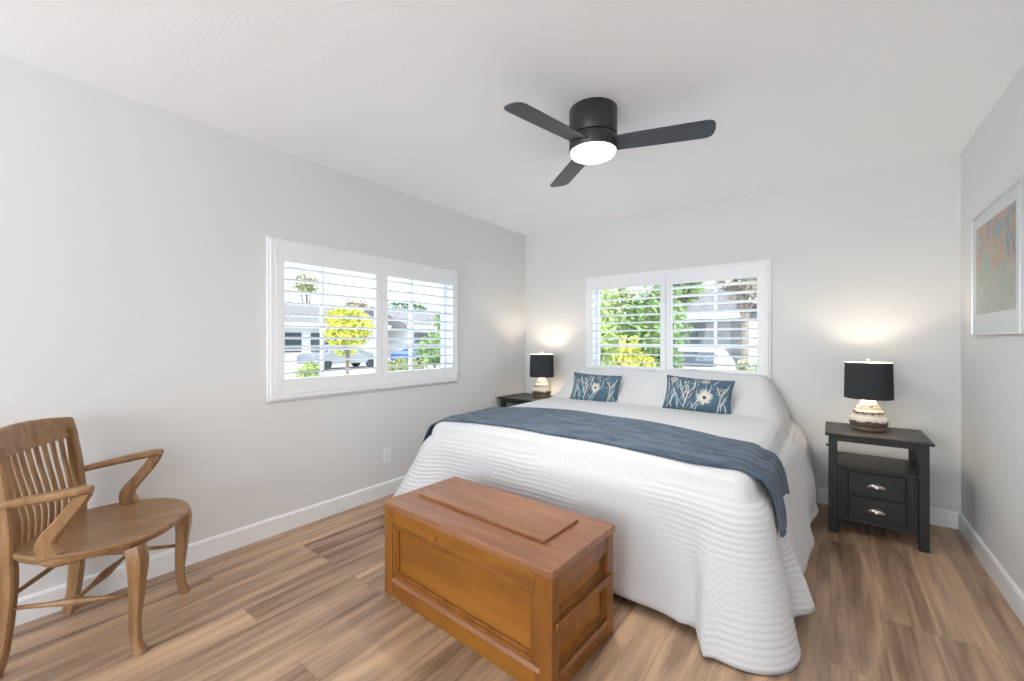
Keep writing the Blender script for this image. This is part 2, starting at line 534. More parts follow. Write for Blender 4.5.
def make_window(n, kind, hole, outer, bars):
    X = win_xform(kind)
    h0, h1, z0, z1 = hole
    o0, o1, oz0, oz1 = outer
    cas = MB()
    # two-step casing around the opening
    for (w, d0, d1, g) in ((0.0, 0.0, 0.020, 0), (0.014, 0.020, 0.034, 1)):
        i0, i1, iz0, iz1 = h0, h1, z0, z1
        lbox(cas, X, o0 + w, i0, d0, d1, oz0 + w, oz1 - w)
        lbox(cas, X, i1, o1 - w, d0, d1, oz0 + w, oz1 - w)
        lbox(cas, X, i0, i1, d0, d1, oz0 + w, iz0)
        lbox(cas, X, i0, i1, d0, d1, iz1, oz1 - w)
    win = struct(cas.build('window_%d' % n, M['trim'], bevel=0.003))
    jb = MB()
    lbox(jb, X, h0, h0 + 0.006, -WT, 0, z0, z1); lbox(jb, X, h1 - 0.006, h1, -WT, 0, z0, z1)
    lbox(jb, X, h0, h1, -WT, 0, z0, z0 + 0.006); lbox(jb, X, h0, h1, -WT, 0, z1 - 0.006, z1)
    jb.build('jamb', M['trim'], win)
    fr = MB()
    t = 0.035
    lbox(fr, X, h0 + 0.006, h0 + t, -0.115, -0.075, z0 + 0.006, z1 - 0.006); lbox(fr, X, h1 - t, h1 - 0.006, -0.115, -0.075, z0 + 0.006, z1 - 0.006)
    lbox(fr, X, h0 + t, h1 - t, -0.115, -0.075, z0 + 0.006, z0 + t); lbox(fr, X, h0 + t, h1 - t, -0.115, -0.075, z1 - t, z1 - 0.006)
    for b, w in bars:
        lbox(fr, X, b - w, b + w, -0.112, -0.078, z0 + t, z1 - t)
    # low check rail seen between the louvers
    lbox(fr, X, h0 + t, h1 - t, -0.110, -0.080, 1.17, 1.185)
    fr.build('window_frame', M['trim'], win)
    gl = MB(); lbox(gl, X, h0 + t, h1 - t, -0.097, -0.094, z0 + t, z1 - t)
    gl.build('window_pane', M['glass'], win)
    return win

make_window(1, 'left', LW, (1.130, 2.780, 0.835, 1.865), [(1.54, 0.008), (2.33, 0.010)])
make_window(2, 'back', BW, (-2.005, -0.375, 0.835, 1.865), [(-1.19, 0.02), (-0.80, 0.010)])

def make_shutter(kind, a0, a1, z0, z1, sl, sr, top, bot, n, tilt, label, swing=0.0, hinge_at=None):
    """louvered panel a0..a1 ; sl/sr stile widths, top/bot rail heights"""
    X = win_xform(kind)
    org = X((hinge_at if hinge_at is not None else a0), 0.004, z0)
    ref = hinge_at if hinge_at is not None else a0
    Y = lambda a, d, z: tuple(p - q for p, q in zip(X(a, d, z), org))
    t = thing('plantation_shutter', label, 'shutter', org, swing)
    f = MB(); D0, D1 = 0.004, 0.036
    lbox(f, Y, a0, a0 + sl, D0, D1, z0, z1); lbox(f, Y, a1 - sr, a1, D0, D1, z0, z1)
    lbox(f, Y, a0 + sl, a1 - sr, D0, D1, z0, z0 + bot); lbox(f, Y, a0 + sl, a1 - sr, D0, D1, z1 - top, z1)
    f.build('shutter_frame', M['shutter'], t, bevel=0.003)
    lo, hi = z0 + bot, z1 - top
    first = None
    sp = (hi - lo) / n
    L0, L1 = a0 + sl + 0.001, a1 - sr - 0.001
    prof = []
    for k in range(16):      # elliptical louver section, 62 mm wide
        q = 2 * PI * k / 16
        prof.append((0.031 * math.cos(q), 0.0048 * math.sin(q)))
    ct, st = math.cos(tilt), math.sin(tilt)
    mb = MB()
    for aa in (L0, L1):
        for pd, pz in prof:
            mb.v.append(Y(aa, 0.020 + pd * ct - pz * st, org[2] + pd * st + pz * ct))
    for k in range(16):
        j = (k + 1) % 16
        mb.f.append((k, j, 16 + j, 16 + k)); mb.mi.append(0)
    mb.f.append(tuple(range(16))); mb.mi.append(0); mb.f.append(tuple(range(16, 32))); mb.mi.append(0)
    first = mb.build('louver', M['shutter'], t, smooth=True)
    for i in range(n):
        z = lo + sp * (i + 0.5) - z0
        o = first if i == 0 else first.copy()
        if i: C.objects.link(o); o.parent = t
        o.location = (0, 0, z)
    # butterfly hinges on the outer stile
    ho = a0 if hinge_at is None or hinge_at == a0 else a1
    sgn = -1 if ho == a0 else 1
    for hz in (z0 + 0.09, z1 - 0.09):
        h = MB(); lbox(h, Y, ho - 0.006, ho + 0.006, D1 - 0.002, D1 + 0.004, hz - 0.032, hz + 0.032)
        h.build('hinge', M['trim'], t, bevel=0.002)
    return t

make_shutter('left', 1.173, 1.946, 0.873, 1.835, 0.055, 0.052, 0.115, 0.100, 10, 0.20,
             'white louvered shutter panel, left one on the left wall window', hinge_at=1.173)
make_shutter('left', 1.950, 2.765, 0.873, 1.835, 0.052, 0.060, 0.115, 0.100, 10, 0.20,
             'white louvered shutter panel, right one on the left wall window', hinge_at=2.765)
make_shutter('back', -1.970, -1.189, 0.873, 1.835, 0.052, 0.050, 0.105, 0.100, 10, 0.15,
             'white louvered shutter panel behind the left cushion, on back window', hinge_at=-1.970)
make_shutter('back', -1.185, -0.410, 0.873, 1.835, 0.050, 0.058, 0.105, 0.100, 10, 0.28,
             'white louvered shutter panel behind the right cushion, on back window', hinge_at=-0.410)

# unseen plain frame round the made-up rear opening, no glass
rw = MB()
for a0, a1, z0, z1 in ((FILL_GAP[0], FILL_GAP[0] + .05, FILL_GAP[2], FILL_GAP[3]), (FILL_GAP[1] - .05, FILL_GAP[1], FILL_GAP[2], FILL_GAP[3]), (FILL_GAP[0] + .05, FILL_GAP[1] - .05, FILL_GAP[2], FILL_GAP[2] + .05), (FILL_GAP[0] + .05, FILL_GAP[1] - .05, FILL_GAP[3] - .05, FILL_GAP[3]), (-1.08, -1.02, FILL_GAP[2] + .05, FILL_GAP[3] - .05)):
    rw.box((a0, YF - 0.09, z0), (a1, YF - 0.04, z1))
struct(rw.build('window_3', M['trim']))

# ------------------------------------------------------------------ bed
bed = thing('bed', 'king bed with white quilted coverlet draped over mattress and pillows', 'bed', (-1.21, 2.87, 0))
BX0, BX1, BY0, BY1 = -2.18, -0.24, 1.90, 3.855
bc = Vector((-1.21, 2.87, 0))
def rel(p): return (p[0] - bc.x, p[1] - bc.y, p[2])
m = MB(); m.box(rel((BX0 + .05, BY0 + .05, 0.30)), rel((BX1 - .05, BY1 - .01, 0.62)))
m.build('mattress', M['mattress'], bed, bevel=0.05, seg=3)
m = MB(); m.box(rel((BX0 + .06, BY0 + .06, 0.10)), rel((BX1 - .06, BY1 - .01, 0.295)))
m.build('box_spring', M['mattress'], bed, bevel=0.02)
for x in (BX0 + .15, BX1 - .15):
    for y in (BY0 + .18, BY1 - .15):
        m = MB(); m.lathe([(0.022, 0), (0.028, 0.10)], 12, rel((x, y, 0))); m.build('bed_leg', M['black_wood'], bed)

TOP = 0.685
def sstep(a, b, x):
    t = max(0.0, min(1.0, (x - a) / (b - a))); return t * t * (3 - 2 * t)
def pillow_h(x, y):
    # coverlet pulled over upright king pillows leaning on the wall
    s = sstep(3.40, 3.76, y) ** 0.85
    fold = sstep(3.36, 3.44, y)
    ex = sstep(-2.20, -2.00, x) * (1 - sstep(-0.42, -0.20, x))
    dip = 1 - 0.05 * math.exp(-((x + 1.22) / 0.10) ** 2)
    h = (0.235 * s + 0.035 * fold) * ex * dip
    h += 0.010 * s * math.sin(x * 5.0 + 1.0)
    return h
def top_z(x, y):
    z = TOP + 0.010 * math.sin(1.7 * x + 0.5) * math.cos(1.3 * y)
    z += 0.006 * noise.noise(Vector((x * 3, y * 3, 1.3)))
    # gentle crown, lower to the edges
    dx = min(x - BX0, BX1 - x); dy = y - BY0
    R = 0.085
    d = min(dx, dy)
    if dx < R and dy < R:
        d = R - math.hypot(R - dx, R - dy)
    d = max(0.0, d)
    if d < R:
        z -= R - math.sqrt(max(0, R * R - (R - d) ** 2))
    z -= 0.012 * (1 - sstep(0, 0.35, dx)) + 0.010 * (1 - sstep(0, 0.35, dy))
    return z + pillow_h(x, y)

RC = 0.085
def squircle(x, y):
    """round the two foot corners of the top outline"""
    for cx, sx in ((BX0 + RC, -1), (BX1 - RC, 1)):
        u = (x - cx) * sx / RC; v = (BY0 + RC - y) / RC
        if u > 0 and v > 0:
            return cx + sx * RC * u * math.sqrt(max(0, 1 - v * v / 2)), BY0 + RC - RC * v * math.sqrt(max(0, 1 - u * u / 2))
    return x, y
# grid coordinates, denser near edges
def lin(a, b, n): return [a + (b - a) * i / n for i in range(n + 1)]
xs = lin(BX0, BX0 + RC, 5)[:-1] + lin(BX0 + RC, BX1 - RC, 60)[:-1] + lin(BX1 - RC, BX1, 5)
ys = lin(BY0, BY0 + RC, 5)[:-1] + lin(BY0 + RC, BY1, 66)
NX, NY = len(xs), len(ys)
cv, cf, cuv = [], [], []
idx = {}
for i, x in enumerate(xs):
    for j, y in enumerate(ys):
        X2, Y2 = squircle(x, y)
        idx[i, j] = len(cv)
        cv.append((X2, Y2, top_z(X2, Y2))); cuv.append((X2, Y2))
for i in range(NX - 1):
    for j in range(NY - 1):
        cf.append((idx[i, j], idx[i + 1, j], idx[i + 1, j + 1], idx[i, j + 1]))
# boundary chain: left side head->foot, foot left->right, right side foot->head
chain = [(0, j) for j in range(NY - 1, 0, -1)] + [(i, 0) for i in range(NX)] + [(NX - 1, j) for j in range(1, NY)]
B = [Vector(cv[idx[c]]) for c in chain]
arc = [0.0]
for k in range(1, len(B)): arc.append(arc[-1] + (B[k] - B[k - 1]).xy.length)
nrm = []
for k in range(len(B)):
    d = (B[min(k + 1, len(B) - 1)] - B[max(k - 1, 0)]).xy.normalized()
    nrm.append(Vector((-d.y, d.x)) * -1)   # outward when walking anticlockwise from above is right-hand side
# check direction: at foot middle the normal must point to -y
mid = min(range(len(B)), key=lambda k: abs(B[k].x + 1.2) + abs(B[k].y - BY0))
if nrm[mid].y > 0: nrm = [-q for q in nrm]
# smooth normals so the corners fan out
for _ in range(2):
    nrm = [((nrm[max(k - 1, 0)] + nrm[k] * 2 + nrm[min(k + 1, len(B) - 1)])).normalized() for k in range(len(B))]
aL = arc[min(range(len(B)), key=lambda k: (B[k] - Vector((BX0 + .025, BY0 + .025, B[k].z))).length)]
aR = arc[min(range(len(B)), key=lambda k: (B[k] - Vector((BX1 - .025, BY0 + .025, B[k].z))).length)]
def hem(k):
    """outward offset and hem height at chain vertex k"""
    a = arc[k]; p = B[k]
    if p.y > BY0 + 0.09 and p.x < -1.2:            # left side
        t = sstep(BY0, 3.2, p.y)
        return 0.25 * (1 - t) + 0.045 * t, 0.05
    if p.y > BY0 + 0.09 and p.x > -1.2:            # right side
        t = sstep(2.4, 3.1, p.y)
        o = 0.145 + 0.02 * t - 0.05 * sstep(3.4, 3.85, p.y)
        return o, 0.10 + 0.03 * math.sin(p.y * 4.1) - 0.085 * math.exp(-((p.y - 2.08) / 0.16) ** 2)
    # foot: small flare; out at both corners
    cl = math.exp(-((a - aL) / 0.13) ** 2); crr = math.exp(-((a - aR) / 0.17) ** 2)
    o = 0.065 + 0.25 * cl + 0.115 * crr
    z = 0.035 + 0.05 * cl
    z = z * (1 - crr) + 0.006 * crr
    return o, z
NS = 26
aoff = arc[mid] - B[mid].x
ntop = len(cf)
prev = [idx[c] for c in chain]
rows = [prev]
for s in range(1, NS + 1):
    t = s / NS
    row = []
    for k, p in enumerate(B):
        o, hz = hem(k)
        a = arc[k]
        bul = 0.055 * sstep(2.7, 3.3, p.y) * (1 if p.x > -1.2 else 0.1) * math.sin(PI * min(1, t * 1.1))
        prof = 0.04 * (1 - (1 - min(1, t / 0.16)) ** 2) + (o - 0.04) * t ** 1.15
        # folds deepen to the hem
        fold = 0.010 * math.sin(a * 9.0) * t + 0.008 * math.sin(a * 17 + 1.0) * t * t
        if p.x > -1.2 and p.y > BY0 + 0.2: fold += 0.020 * math.sin((p.y - 2.0) * 10) * t * t
        # the tall pipe fold just before the right foot corner, and its return
        da = a - (aR - 0.13)
        fold += (0.055 * math.exp(-(da / 0.030) ** 2) - 0.05 * math.exp(-((da + 0.06) / 0.035) ** 2)) * sstep(0.08, 0.95, t)
        db = a - (aR + 0.21)
        fold += (-0.05 * math.exp(-(db / 0.04) ** 2) + 0.03 * math.exp(-((db - 0.09) / 0.045) ** 2)) * sstep(0.25, 1.0, t)
        q = p.xy + nrm[k] * (prof + fold + bul)
        z = p.z + (hz - p.z) * t
        # keep the foot hem slightly wavy
        if t > 0.6: z += 0.006 * math.sin(a * 6) * (t - 0.6) * (0 if hz < 0.02 else 1)
        q.x = max(q.x, XL + 0.02)
        row.append(len(cv))
        cv.append((q.x, min(q.y, YB - 0.045), max(z, 0.004)))
        cuv.append((a - aoff, BY0 - (p.z - z)))
    rows.append(row)
for s in range(NS):
    for k in range(len(B) - 1):
        cf.append((rows[s][k], rows[s + 1][k], rows[s + 1][k + 1], rows[s][k + 1]))
edge_uv = {idx[c]: (arc[k] - aoff, BY0) for k, c in enumerate(chain)}
me = bpy.data.meshes.new('coverlet')
me.from_pydata([rel(v) for v in cv], [], cf)
uvl = me.uv_layers.new(name='UVMap')
for p in me.polygons:
    p.use_smooth = True
    for li in p.loop_indices:
        vi = me.loops[li].vertex_index
        uvl.data[li].uv = cuv[vi] if (p.index < ntop or vi not in edge_uv) else edge_uv[vi]
me.materials.append(M['quilt'])
cov = bpy.data.objects.new('coverlet', me); C.objects.link(cov); cov.parent = bed
sd = cov.modifiers.new('thick', 'SOLIDIFY'); sd.thickness = 0.008; sd.offset = -1

# pillows under the coverlet, their ends just showing at the left
def pillow_mesh(w, h, t, name, m, parent, loc, rot):
    mb = MB()
    for sgn in (1, -1):
        def fn(u, v):
            a, b = u * 2 - 1, v * 2 - 1
            ed = (1 - a ** 4) * (1 - b ** 4)
            k = 1 - 0.05 * (1 - abs(a) ** 2) * abs(b) ** 3
            k2 = 1 - 0.05 * (1 - abs(b) ** 2) * abs(a) ** 3
            return (a * w / 2 * k2, sgn * t / 2 * max(0, ed) ** 0.55, b * h / 2 * k)
        mb.grid(fn, 20, 16)
    o = mb.build(name, m, parent, smooth='all')
    o.location = loc; o.rotation_euler = rot
    return o
for px in (-1.70, -0.82):
    pillow_mesh(0.74, 0.32, 0.13, 'pillow', M['mattress'], bed, rel((px, 3.765, 0.755)), (math.radians(-20), 0, 0))

# ---- blue runner: follows the bed surface
bed_right_off = lambda y, d: 0.04 * (1 - (1 - min(1, d / 0.10)) ** 2) + 0.105 * (d / 0.6) ** 1.15
def bed_pt(s, y, lift):
    """s = distance across the cloth from the bed centre line"""
    cx = (BX0 + BX1) / 2; half = (BX1 - BX0) / 2 - 0.02
    if abs(s) <= half:
        x = cx + s
        X2, Y2 = x, y
        # follow rounded foot edge
        z = top_z(X2, max(Y2, BY0 + 0.02))
        return Vector((X2, Y2, z + lift))
    sg = 1 if s > 0 else -1
    d = abs(s) - half
    xe = cx + sg * half
    z0 = top_z(xe, max(y, BY0 + 0.09))
    # short arc then hang
    out = 0.02 + (bed_right_off(y, d) if sg > 0 else 0.05 * (1 - (1 - min(1, d / 0.1)) ** 2) + 0.20 * (d / 0.6))
    drop = d * 0.965
    if d < 0.06: drop = d * (0.55 + 6.9 * d)
    return Vector((xe + sg * (out + lift * 0.9), y, z0 - drop + lift * (1 - min(1, d / 0.1))))
def runner_pt(u, v):
    sL = -(BX1 - BX0) / 2 - 0.17
    # near edge hangs lower at the right end, far edge is shorter: slanting end
    sR_near, sR_far = (BX1 - BX0) / 2 + 0.395, (BX1 - BX0) / 2 + 0.20
    sR = (BX1 - BX0) / 2 + 0.195 - 0.095 * sstep(0.36, 0.44, v) + 0.055 * sstep(0.5, 1.0, v) + 0.02 * (1 - v)
    s = sL + (sR - sL) * u
    near = 1.955 + 0.045 * math.sin(PI * min(1, u * 1.25)) + 0.09 * sstep(0.80, 0.98, u) + 0.006 * math.sin(u * 23)
    far = 2.47 + 0.19 * math.sin(PI * min(1.0, u * 1.18 + 0.02)) + 0.010 * math.sin(u * 19 + 1)
    far -= 0.03 * sstep(0.8, 1, u)
    y = near + (far - near) * v
    ns = noise.noise(Vector((s * 5, y * 16, 0.3)))
    ns2 = noise.noise(Vector((s * 14, y * 40, 4.3)))
    ed = min(v, 1 - v)
    lift = 0.014 + 0.012 * max(0, ns) * sstep(0, 0.1, ed) + 0.005 * ns2 * sstep(0, .1, ed)
    if v < 0.06: lift -= 0.006 * (1 - v / 0.06)
    return bed_pt(s, y, lift)
mb = MB()
NU, NV = 170, 48
mb.grid(runner_pt, NU, NV)
run = mb.build('bed_runner', M['blue_quilt'], smooth='all', recalc=False)
uvl = run.data.uv_layers.new(name='UVMap')
for p in run.data.polygons:
    for li in p.loop_indices:
        vi = run.data.loops[li].vertex_index
        uvl.data[li].uv = ((vi // (NV + 1)) / NU * 2.5, (vi % (NV + 1)) / NV * 0.65)
sd = run.modifiers.new('thick', 'SOLIDIFY'); sd.thickness = 0.010; sd.offset = 0
tag(run, 'slate blue quilted runner laid across the foot of the white bed', 'bed runner')

# ---- lumbar cushions with embroidered flowers
def cushion(label, W, H, T, loc, rot, flowers, stems, group):
    def srf(a, b, side=1, lift=0.0):
        ed = max(0.0, (1 - abs(a) ** 3.5) * (1 - abs(b) ** 3.5))
        k = 1 - 0.07 * (1 - a * a) * abs(b) ** 2.5
        k2 = 1 - 0.07 * (1 - b * b) * abs(a) ** 2.5
        return Vector((a * W / 2 * k2, -side * (T / 2 * ed ** 0.6 + lift), b * H / 2 * k))
    mb = MB()
    for sd_ in (1, -1):
        mb.grid(lambda u, v: srf(u * 2 - 1, v * 2 - 1, sd_), 26, 18, 0)
    # corded edge
    rim = []
    n = 64
    for i in range(n + 1):
        q = i / n * 4
        e, f = int(q) % 4, q - int(q)
        a, b = [(-1 + 2 * f, -1), (1, -1 + 2 * f), (1 - 2 * f, 1), (-1, 1 - 2 * f)][e]
        rim.append(tuple(srf(a, b)))
    mb.sweep(rim, (0.006, 0.006), (0, 1, 0), smooth=False, mi=0)
    def patch(pts, mi, lift=0.0016):
        n0 = len(mb.v)
        for a, b in pts: mb.v.append(tuple(srf(max(-.97, min(.97, a)), max(-.95, min(.95, b)), 1, lift)))
        mb.f.append(tuple(range(n0, n0 + len(pts)))); mb.mi.append(mi)
    def strip(path, w, mi, lift=0.0013):
        n0 = len(mb.v); pr = path
        for i, (a, b) in enumerate(pr):
            a0, b0 = pr[max(i - 1, 0)]; a1, b1 = pr[min(i + 1, len(pr) - 1)]
            dx, dy = (a1 - a0) * W, (b1 - b0) * H
            L = math.hypot(dx, dy) or 1
            ww = w * (math.sin(PI * (0.12 + 0.83 * i / (len(pr) - 1))))
            ox, oy = -dy / L * ww / W * 2, dx / L * ww / H * 2
            for s_ in (1, -1):
                mb.v.append(tuple(srf(max(-.97, min(.97, a + s_ * ox)), max(-.95, min(.95, b + s_ * oy)), 1, lift)))
        for i in range(len(pr) - 1):
            mb.f.append((n0 + 2 * i, n0 + 2 * i + 1, n0 + 2 * i + 3, n0 + 2 * i + 2)); mb.mi.append(mi)
    for (a, b, r, n) in flowers:
        for k in range(n):
            q = 2 * PI * k / n + 0.13 * random.random()
            rr = r * (0.8 + 0.35 * random.random())
            dx, dy = math.cos(q), math.sin(q)
            strip([(a + dx * rr * t / W * 2, b + dy * rr * t / H * 2) for t in (0.18, 0.45, 0.72, 1.0)], rr * 0.095, 1, 0.0020)
        patch([(a + math.cos(2 * PI * k / 10) * r * 0.22 / W * 2, b + math.sin(2 * PI * k / 10) * r * 0.22 / H * 2) for k in range(10)], 3, 0.0032)
    for (a, b, a2, b2, bend, mi, w) in stems:
        path = []
        for k in range(9):
            t = k / 8
            path.append((a + (a2 - a) * t + bend * math.sin(PI * t), b + (b2 - b) * t))
        strip(path, w, mi)
    # small seed heads
    for k in range(150):
        cxx, cyy = random.choice([(-0.75, 0.5), (-0.25, 0.5), (0.72, 0.25), (0.1, 0.75), (-.55, .2)])
        a, b = cxx + random.gauss(0, .14), cyy + random.gauss(0, .22)
        r = 0.0035
        patch([(a + math.cos(q) * r / W * 2, b + math.sin(q) * r / H * 2) for q in (0, 1.2, 2.4, 3.6, 4.8)], 1, 0.0018)
    o = mb.build('lumbar_cushion', [M['blue_linen'], M['cream_thread'], M['pale_thread'], M['brown_thread']], recalc=False)
    for p in o.data.polygons: p.use_smooth = True
    o.location = loc; o.rotation_euler = rot
    return tag(o, label, 'cushion', group)
stems = [(0.30, -0.15, 0.42, 0.65, 0.05, 2, .004), (-0.88, -0.9, -0.66, 0.2, .08, 2, .006), (-0.70, -0.9, -0.62, 0.1, -.06, 1, .004), (-0.52, -0.9, -0.60, 0.0, .05, 2, .006),
         (-0.35, -0.95, -0.22, 0.5, .05, 1, .004), (-0.28, -0.5, -0.50, 0.35, .03, 1, .003), (-0.26, -0.3, 0.0, 0.45, -.04, 1, .003), (-0.15, -0.9, 0.12, -0.1, .06, 2, .006),
         (0.02, -0.95, 0.2, -0.4, -.05, 2, .005), (0.62, -0.95, 0.70, 0.1, .05, 1, .0035), (0.66, -0.6, 0.9, 0.0, .03, 2, .005), (0.85, -0.95, 0.80, -0.3, .05, 2, .005),
         (0.70, 0.0, 0.92, 0.75, .06, 1, .003), (0.70, 0.0, 0.55, 0.5, .03, 1, .003), (-0.95, -0.5, -0.9, 0.4, .04, 2, .004), (0.45, 0.55, 0.62, 0.9, .02, 2, .005)]
rs = random.Random(4)
for k in range(26):
    a = rs.uniform(-0.92, 0.92); b = rs.uniform(-0.95, 0.2)
    stems.append((a, b, a + rs.uniform(-.16, .16), min(.93, b + rs.uniform(.35, .8)), rs.uniform(-.05, .05), rs.choice((1, 2, 2)), rs.uniform(.0018, .0038)))
cushion('blue lumbar cushion with one pale daisy, nearer the left lamp', 0.46, 0.27, 0.12, (-1.675, 3.42, 0.787), (math.radians(-20), math.radians(1.5), math.radians(2)),
        [(0.14, -0.02, 0.052, 19)], stems, 'floral lumbar cushions on the bed')
cushion('blue lumbar cushion with several daisies, nearer the right nightstand', 0.49, 0.275, 0.13, (-0.805, 3.385, 0.800), (math.radians(-20), math.radians(2.5), math.radians(0)),
        [(0.27, -0.18, 0.062, 19), (-0.72, 0.72, 0.036, 12), (0.28, 0.78, 0.030, 11)], stems, 'floral lumbar cushions on the bed')

# ------------------------------------------------------------------ nightstands
def make_nightstand(loc, label):
    t = thing('nightstand', label, 'nightstand', loc, 0)
    W, D, H = 0.462, 0.415, 0.635        # body: origin at front left leg corner, depth to +y
    P = M['black_wood']
    lg = 0.045
    tb = MB(); tb.prism([(-0.018, -0.03), (W + 0.018, -0.03), (W + 0.018, D + 0.018), (-0.018, D + 0.018)], 'z', H - 0.019, H)
    tb.build('top', P, t, bevel=0.005)
    ap = MB()
    ap.box((lg, 0.004, H - 0.052), (W - lg, 0.020, H - 0.020)); ap.box((lg, D - 0.02, H - 0.052), (W - lg, D - 0.004, H - 0.020))
    ap.box((0.004, lg, H - 0.052), (0.020, D - lg, H - 0.020)); ap.box((W - 0.020, lg, H - 0.052), (W - 0.004, D - lg, H - 0.020))
    ap.build('apron', P, t)
    for x in (0, W - lg):
        for y in (0, D - lg):
            l = MB(); l.prism([(x + .0, y), (x + lg, y), (x + lg, y + lg), (x, y + lg)], 'z', 0, H - 0.0195)
            l.build('leg', P, t, bevel=0.002)
    sh = MB(); sh.box((0.006, 0.004, 0.418), (W - 0.006, D - 0.006, 0.434)); sh.build('shelf', P, t, bevel=0.002)
    cs = MB()
    cs.box((0.008, lg, 0.105), (0.022, D - lg, 0.417)); cs.box((W - 0.022, lg, 0.105), (W - 0.008, D - lg, 0.417))
    cs.box((lg, D - 0.022, 0.105), (W - lg, D - 0.010, 0.417)); cs.box((0.024, 0.03, 0.090), (W - 0.024, D - 0.024, 0.104))
    # face frame: side stiles with bead grooves and rails
    cs.box((lg + .001, 0.008, 0.088), (W - lg - .001, 0.024, 0.112))
    cs.box((lg + .001, 0.010, 0.104), (lg + 0.052, 0.024, 0.417)); cs.box((W - lg - 0.052, 0.010, 0.104), (W - lg - .001, 0.024, 0.417))
    for dx in (0.014, 0.036):
        cs.box((lg + dx, 0.0075, 0.114), (lg + dx + 0.008, 0.010, 0.415)); cs.box((W - lg - dx - 0.008, 0.0075, 0.114), (W - lg - dx, 0.010, 0.415))
    cs.box((lg + 0.052, 0.012, 0.254), (W - lg - 0.052, 0.024, 0.262)); cs.box((lg + 0.052, 0.012, 0.406), (W - lg - 0.052, 0.024, 0.417))
    cs.build('cabinet_body', P, t, bevel=0.0012)
    x0, x1 = lg + 0.054, W - lg - 0.054
    for z0, z1 in ((0.264, 0.404), (0.114, 0.252)):
        d = MB(); d.box((x0, 0.006, z0), (x1, 0.022, z1)); d.box((x0 + 0.014, 0.0015, z0 + 0.014), (x1 - 0.014, 0.006, z1 - 0.014))
        d.box((x0 + .01, 0.022, z0 + 0.01), (x1 - .01, D - 0.05, z0 + 0.11))
        dr = d.build('drawer', P, t, bevel=0.002)
        # bin pull: quarter dome over a slot
        xc, zc = (x0 + x1) / 2, (z0 + z1) / 2 - 0.002
        h = MB()
        def dome(u, v):
            th = PI * u; ph = PI / 2 * v
            return (xc + 0.044 * math.cos(th) * math.cos(ph * 0.98), 0.0012 - 0.022 * math.sin(ph) * (0.35 + 0.65 * math.sin(th)), zc - 0.013 + 0.030 * math.sin(th) * math.cos(ph) )
        h.grid(dome, 20, 8)
        hb = MB()
        ho = h.build('cup_pull', M['nickel'], dr, smooth='all')
        so = ho.modifiers.new('thick', 'SOLIDIFY'); so.thickness = 0.0018
    # small round peg at the upper left side
    pg = MB(); pg.round_bar((-0.012, 0.022, 0.548), (0.0, 0.022, 0.548), [(0, 0.007), (0.3, 0.009), (1, 0.006)], 12)
    pg.build('side_peg', P, t, smooth=True)
    return t
ns = make_nightstand((-0.008, 3.345, 0), 'black two-drawer nightstand right of the bed, beside the right wall')
ns2 = copy_tree(ns)
ns2.location = (-2.722, 3.365, 0)
ns2['label'] = 'black nightstand left of the bed in the far corner, mostly hidden'
ns['group'] = ns2['group'] = 'black nightstands beside the bed'

# ------------------------------------------------------------------ table lamps
def make_lamp(loc, label):
    t = thing('table_lamp', label, 'lamp', loc, 0, 'black shaded table lamps')
    b = MB()
    b.lathe([(0.074, 0), (0.080, 0.005), (0.088, 0.015), (0.097, 0.034), (0.100, 0.052), (0.095, 0.068), (0.084, 0.082), (0.081, 0.084),
             (0.083, 0.094), (0.078, 0.106), (0.066, 0.116), (0.062, 0.118), (0.064, 0.128), (0.058, 0.140), (0.046, 0.147), (0.043, 0.149), (0.044, 0.158), (0.036, 0.168), (0.020, 0.171), (0.012, 0.172)], 40)
    b.v = [(x, y, z * 1.13) for x, y, z in b.v]
    b.build('pottery_base', M['pottery'], t, smooth='all')
    n = MB(); n.lathe([(0.011, 0.1945), (0.011, 0.215), (0.016, 0.217), (0.016, 0.250), (0.005, 0.252), (0.004, 0.455)], 14)
    n.build('lamp_stem', M['nickel'], t, smooth=True)
    s = MB(); s.lathe([(0.125, 0.205), (0.1262, 0.205), (0.122, 0.440), (0.1208, 0.440)], 48, cap=False)
    s.lathe([(0.1208, 0.440), (0.1238, 0.205), (0.125, 0.205)], 48, cap=False, mi=1)
    sh = s.build('lamp_shade', [M['shade'], M['shade_in']], t, smooth=True, recalc=False)
    sp = MB()
    for a in (0, 2 * PI / 3, 4 * PI / 3):
        sp.round_bar((0.004 * math.cos(a), 0.004 * math.sin(a), 0.438), (0.1212 * math.cos(a), 0.1212 * math.sin(a), 0.436), [(0, 0.0016), (1, 0.0016)], 6)
    sp.build('shade_ring', M['nickel'], sh)
    f = MB(); f.lathe([(0.004, 0.4555), (0.010, 0.458), (0.012, 0.464), (0.008, 0.472), (0.003, 0.477)], 16)
    f.build('finial', M['nickel'], t, smooth='all')
    bl = MB(); bl.lathe([(0.010, 0.251), (0.013, 0.262), (0.024, 0.282), (0.028, 0.302), (0.022, 0.322), (0.007, 0.330)], 20, c=(0.0, -0.035, 0))
    bl.build('light_bulb', M['bulb'], t, smooth='all')
    l = bpy.data.lights.new('lamp_light', 'POINT'); l.energy = 6.5; l.color = (1.0, 0.86, 0.70); l.shadow_soft_size = 0.03
    lo = bpy.data.objects.new('lamp_light', l); C.objects.link(lo); lo.parent = t; lo.location = (0, 0.0, 0.345)
    return t
make_lamp((0.200, 3.60, 0.635), 'table lamp with black drum shade on the right nightstand')
make_lamp((-2.40, 3.66, 0.635), 'table lamp with black drum shade in the far left corner')

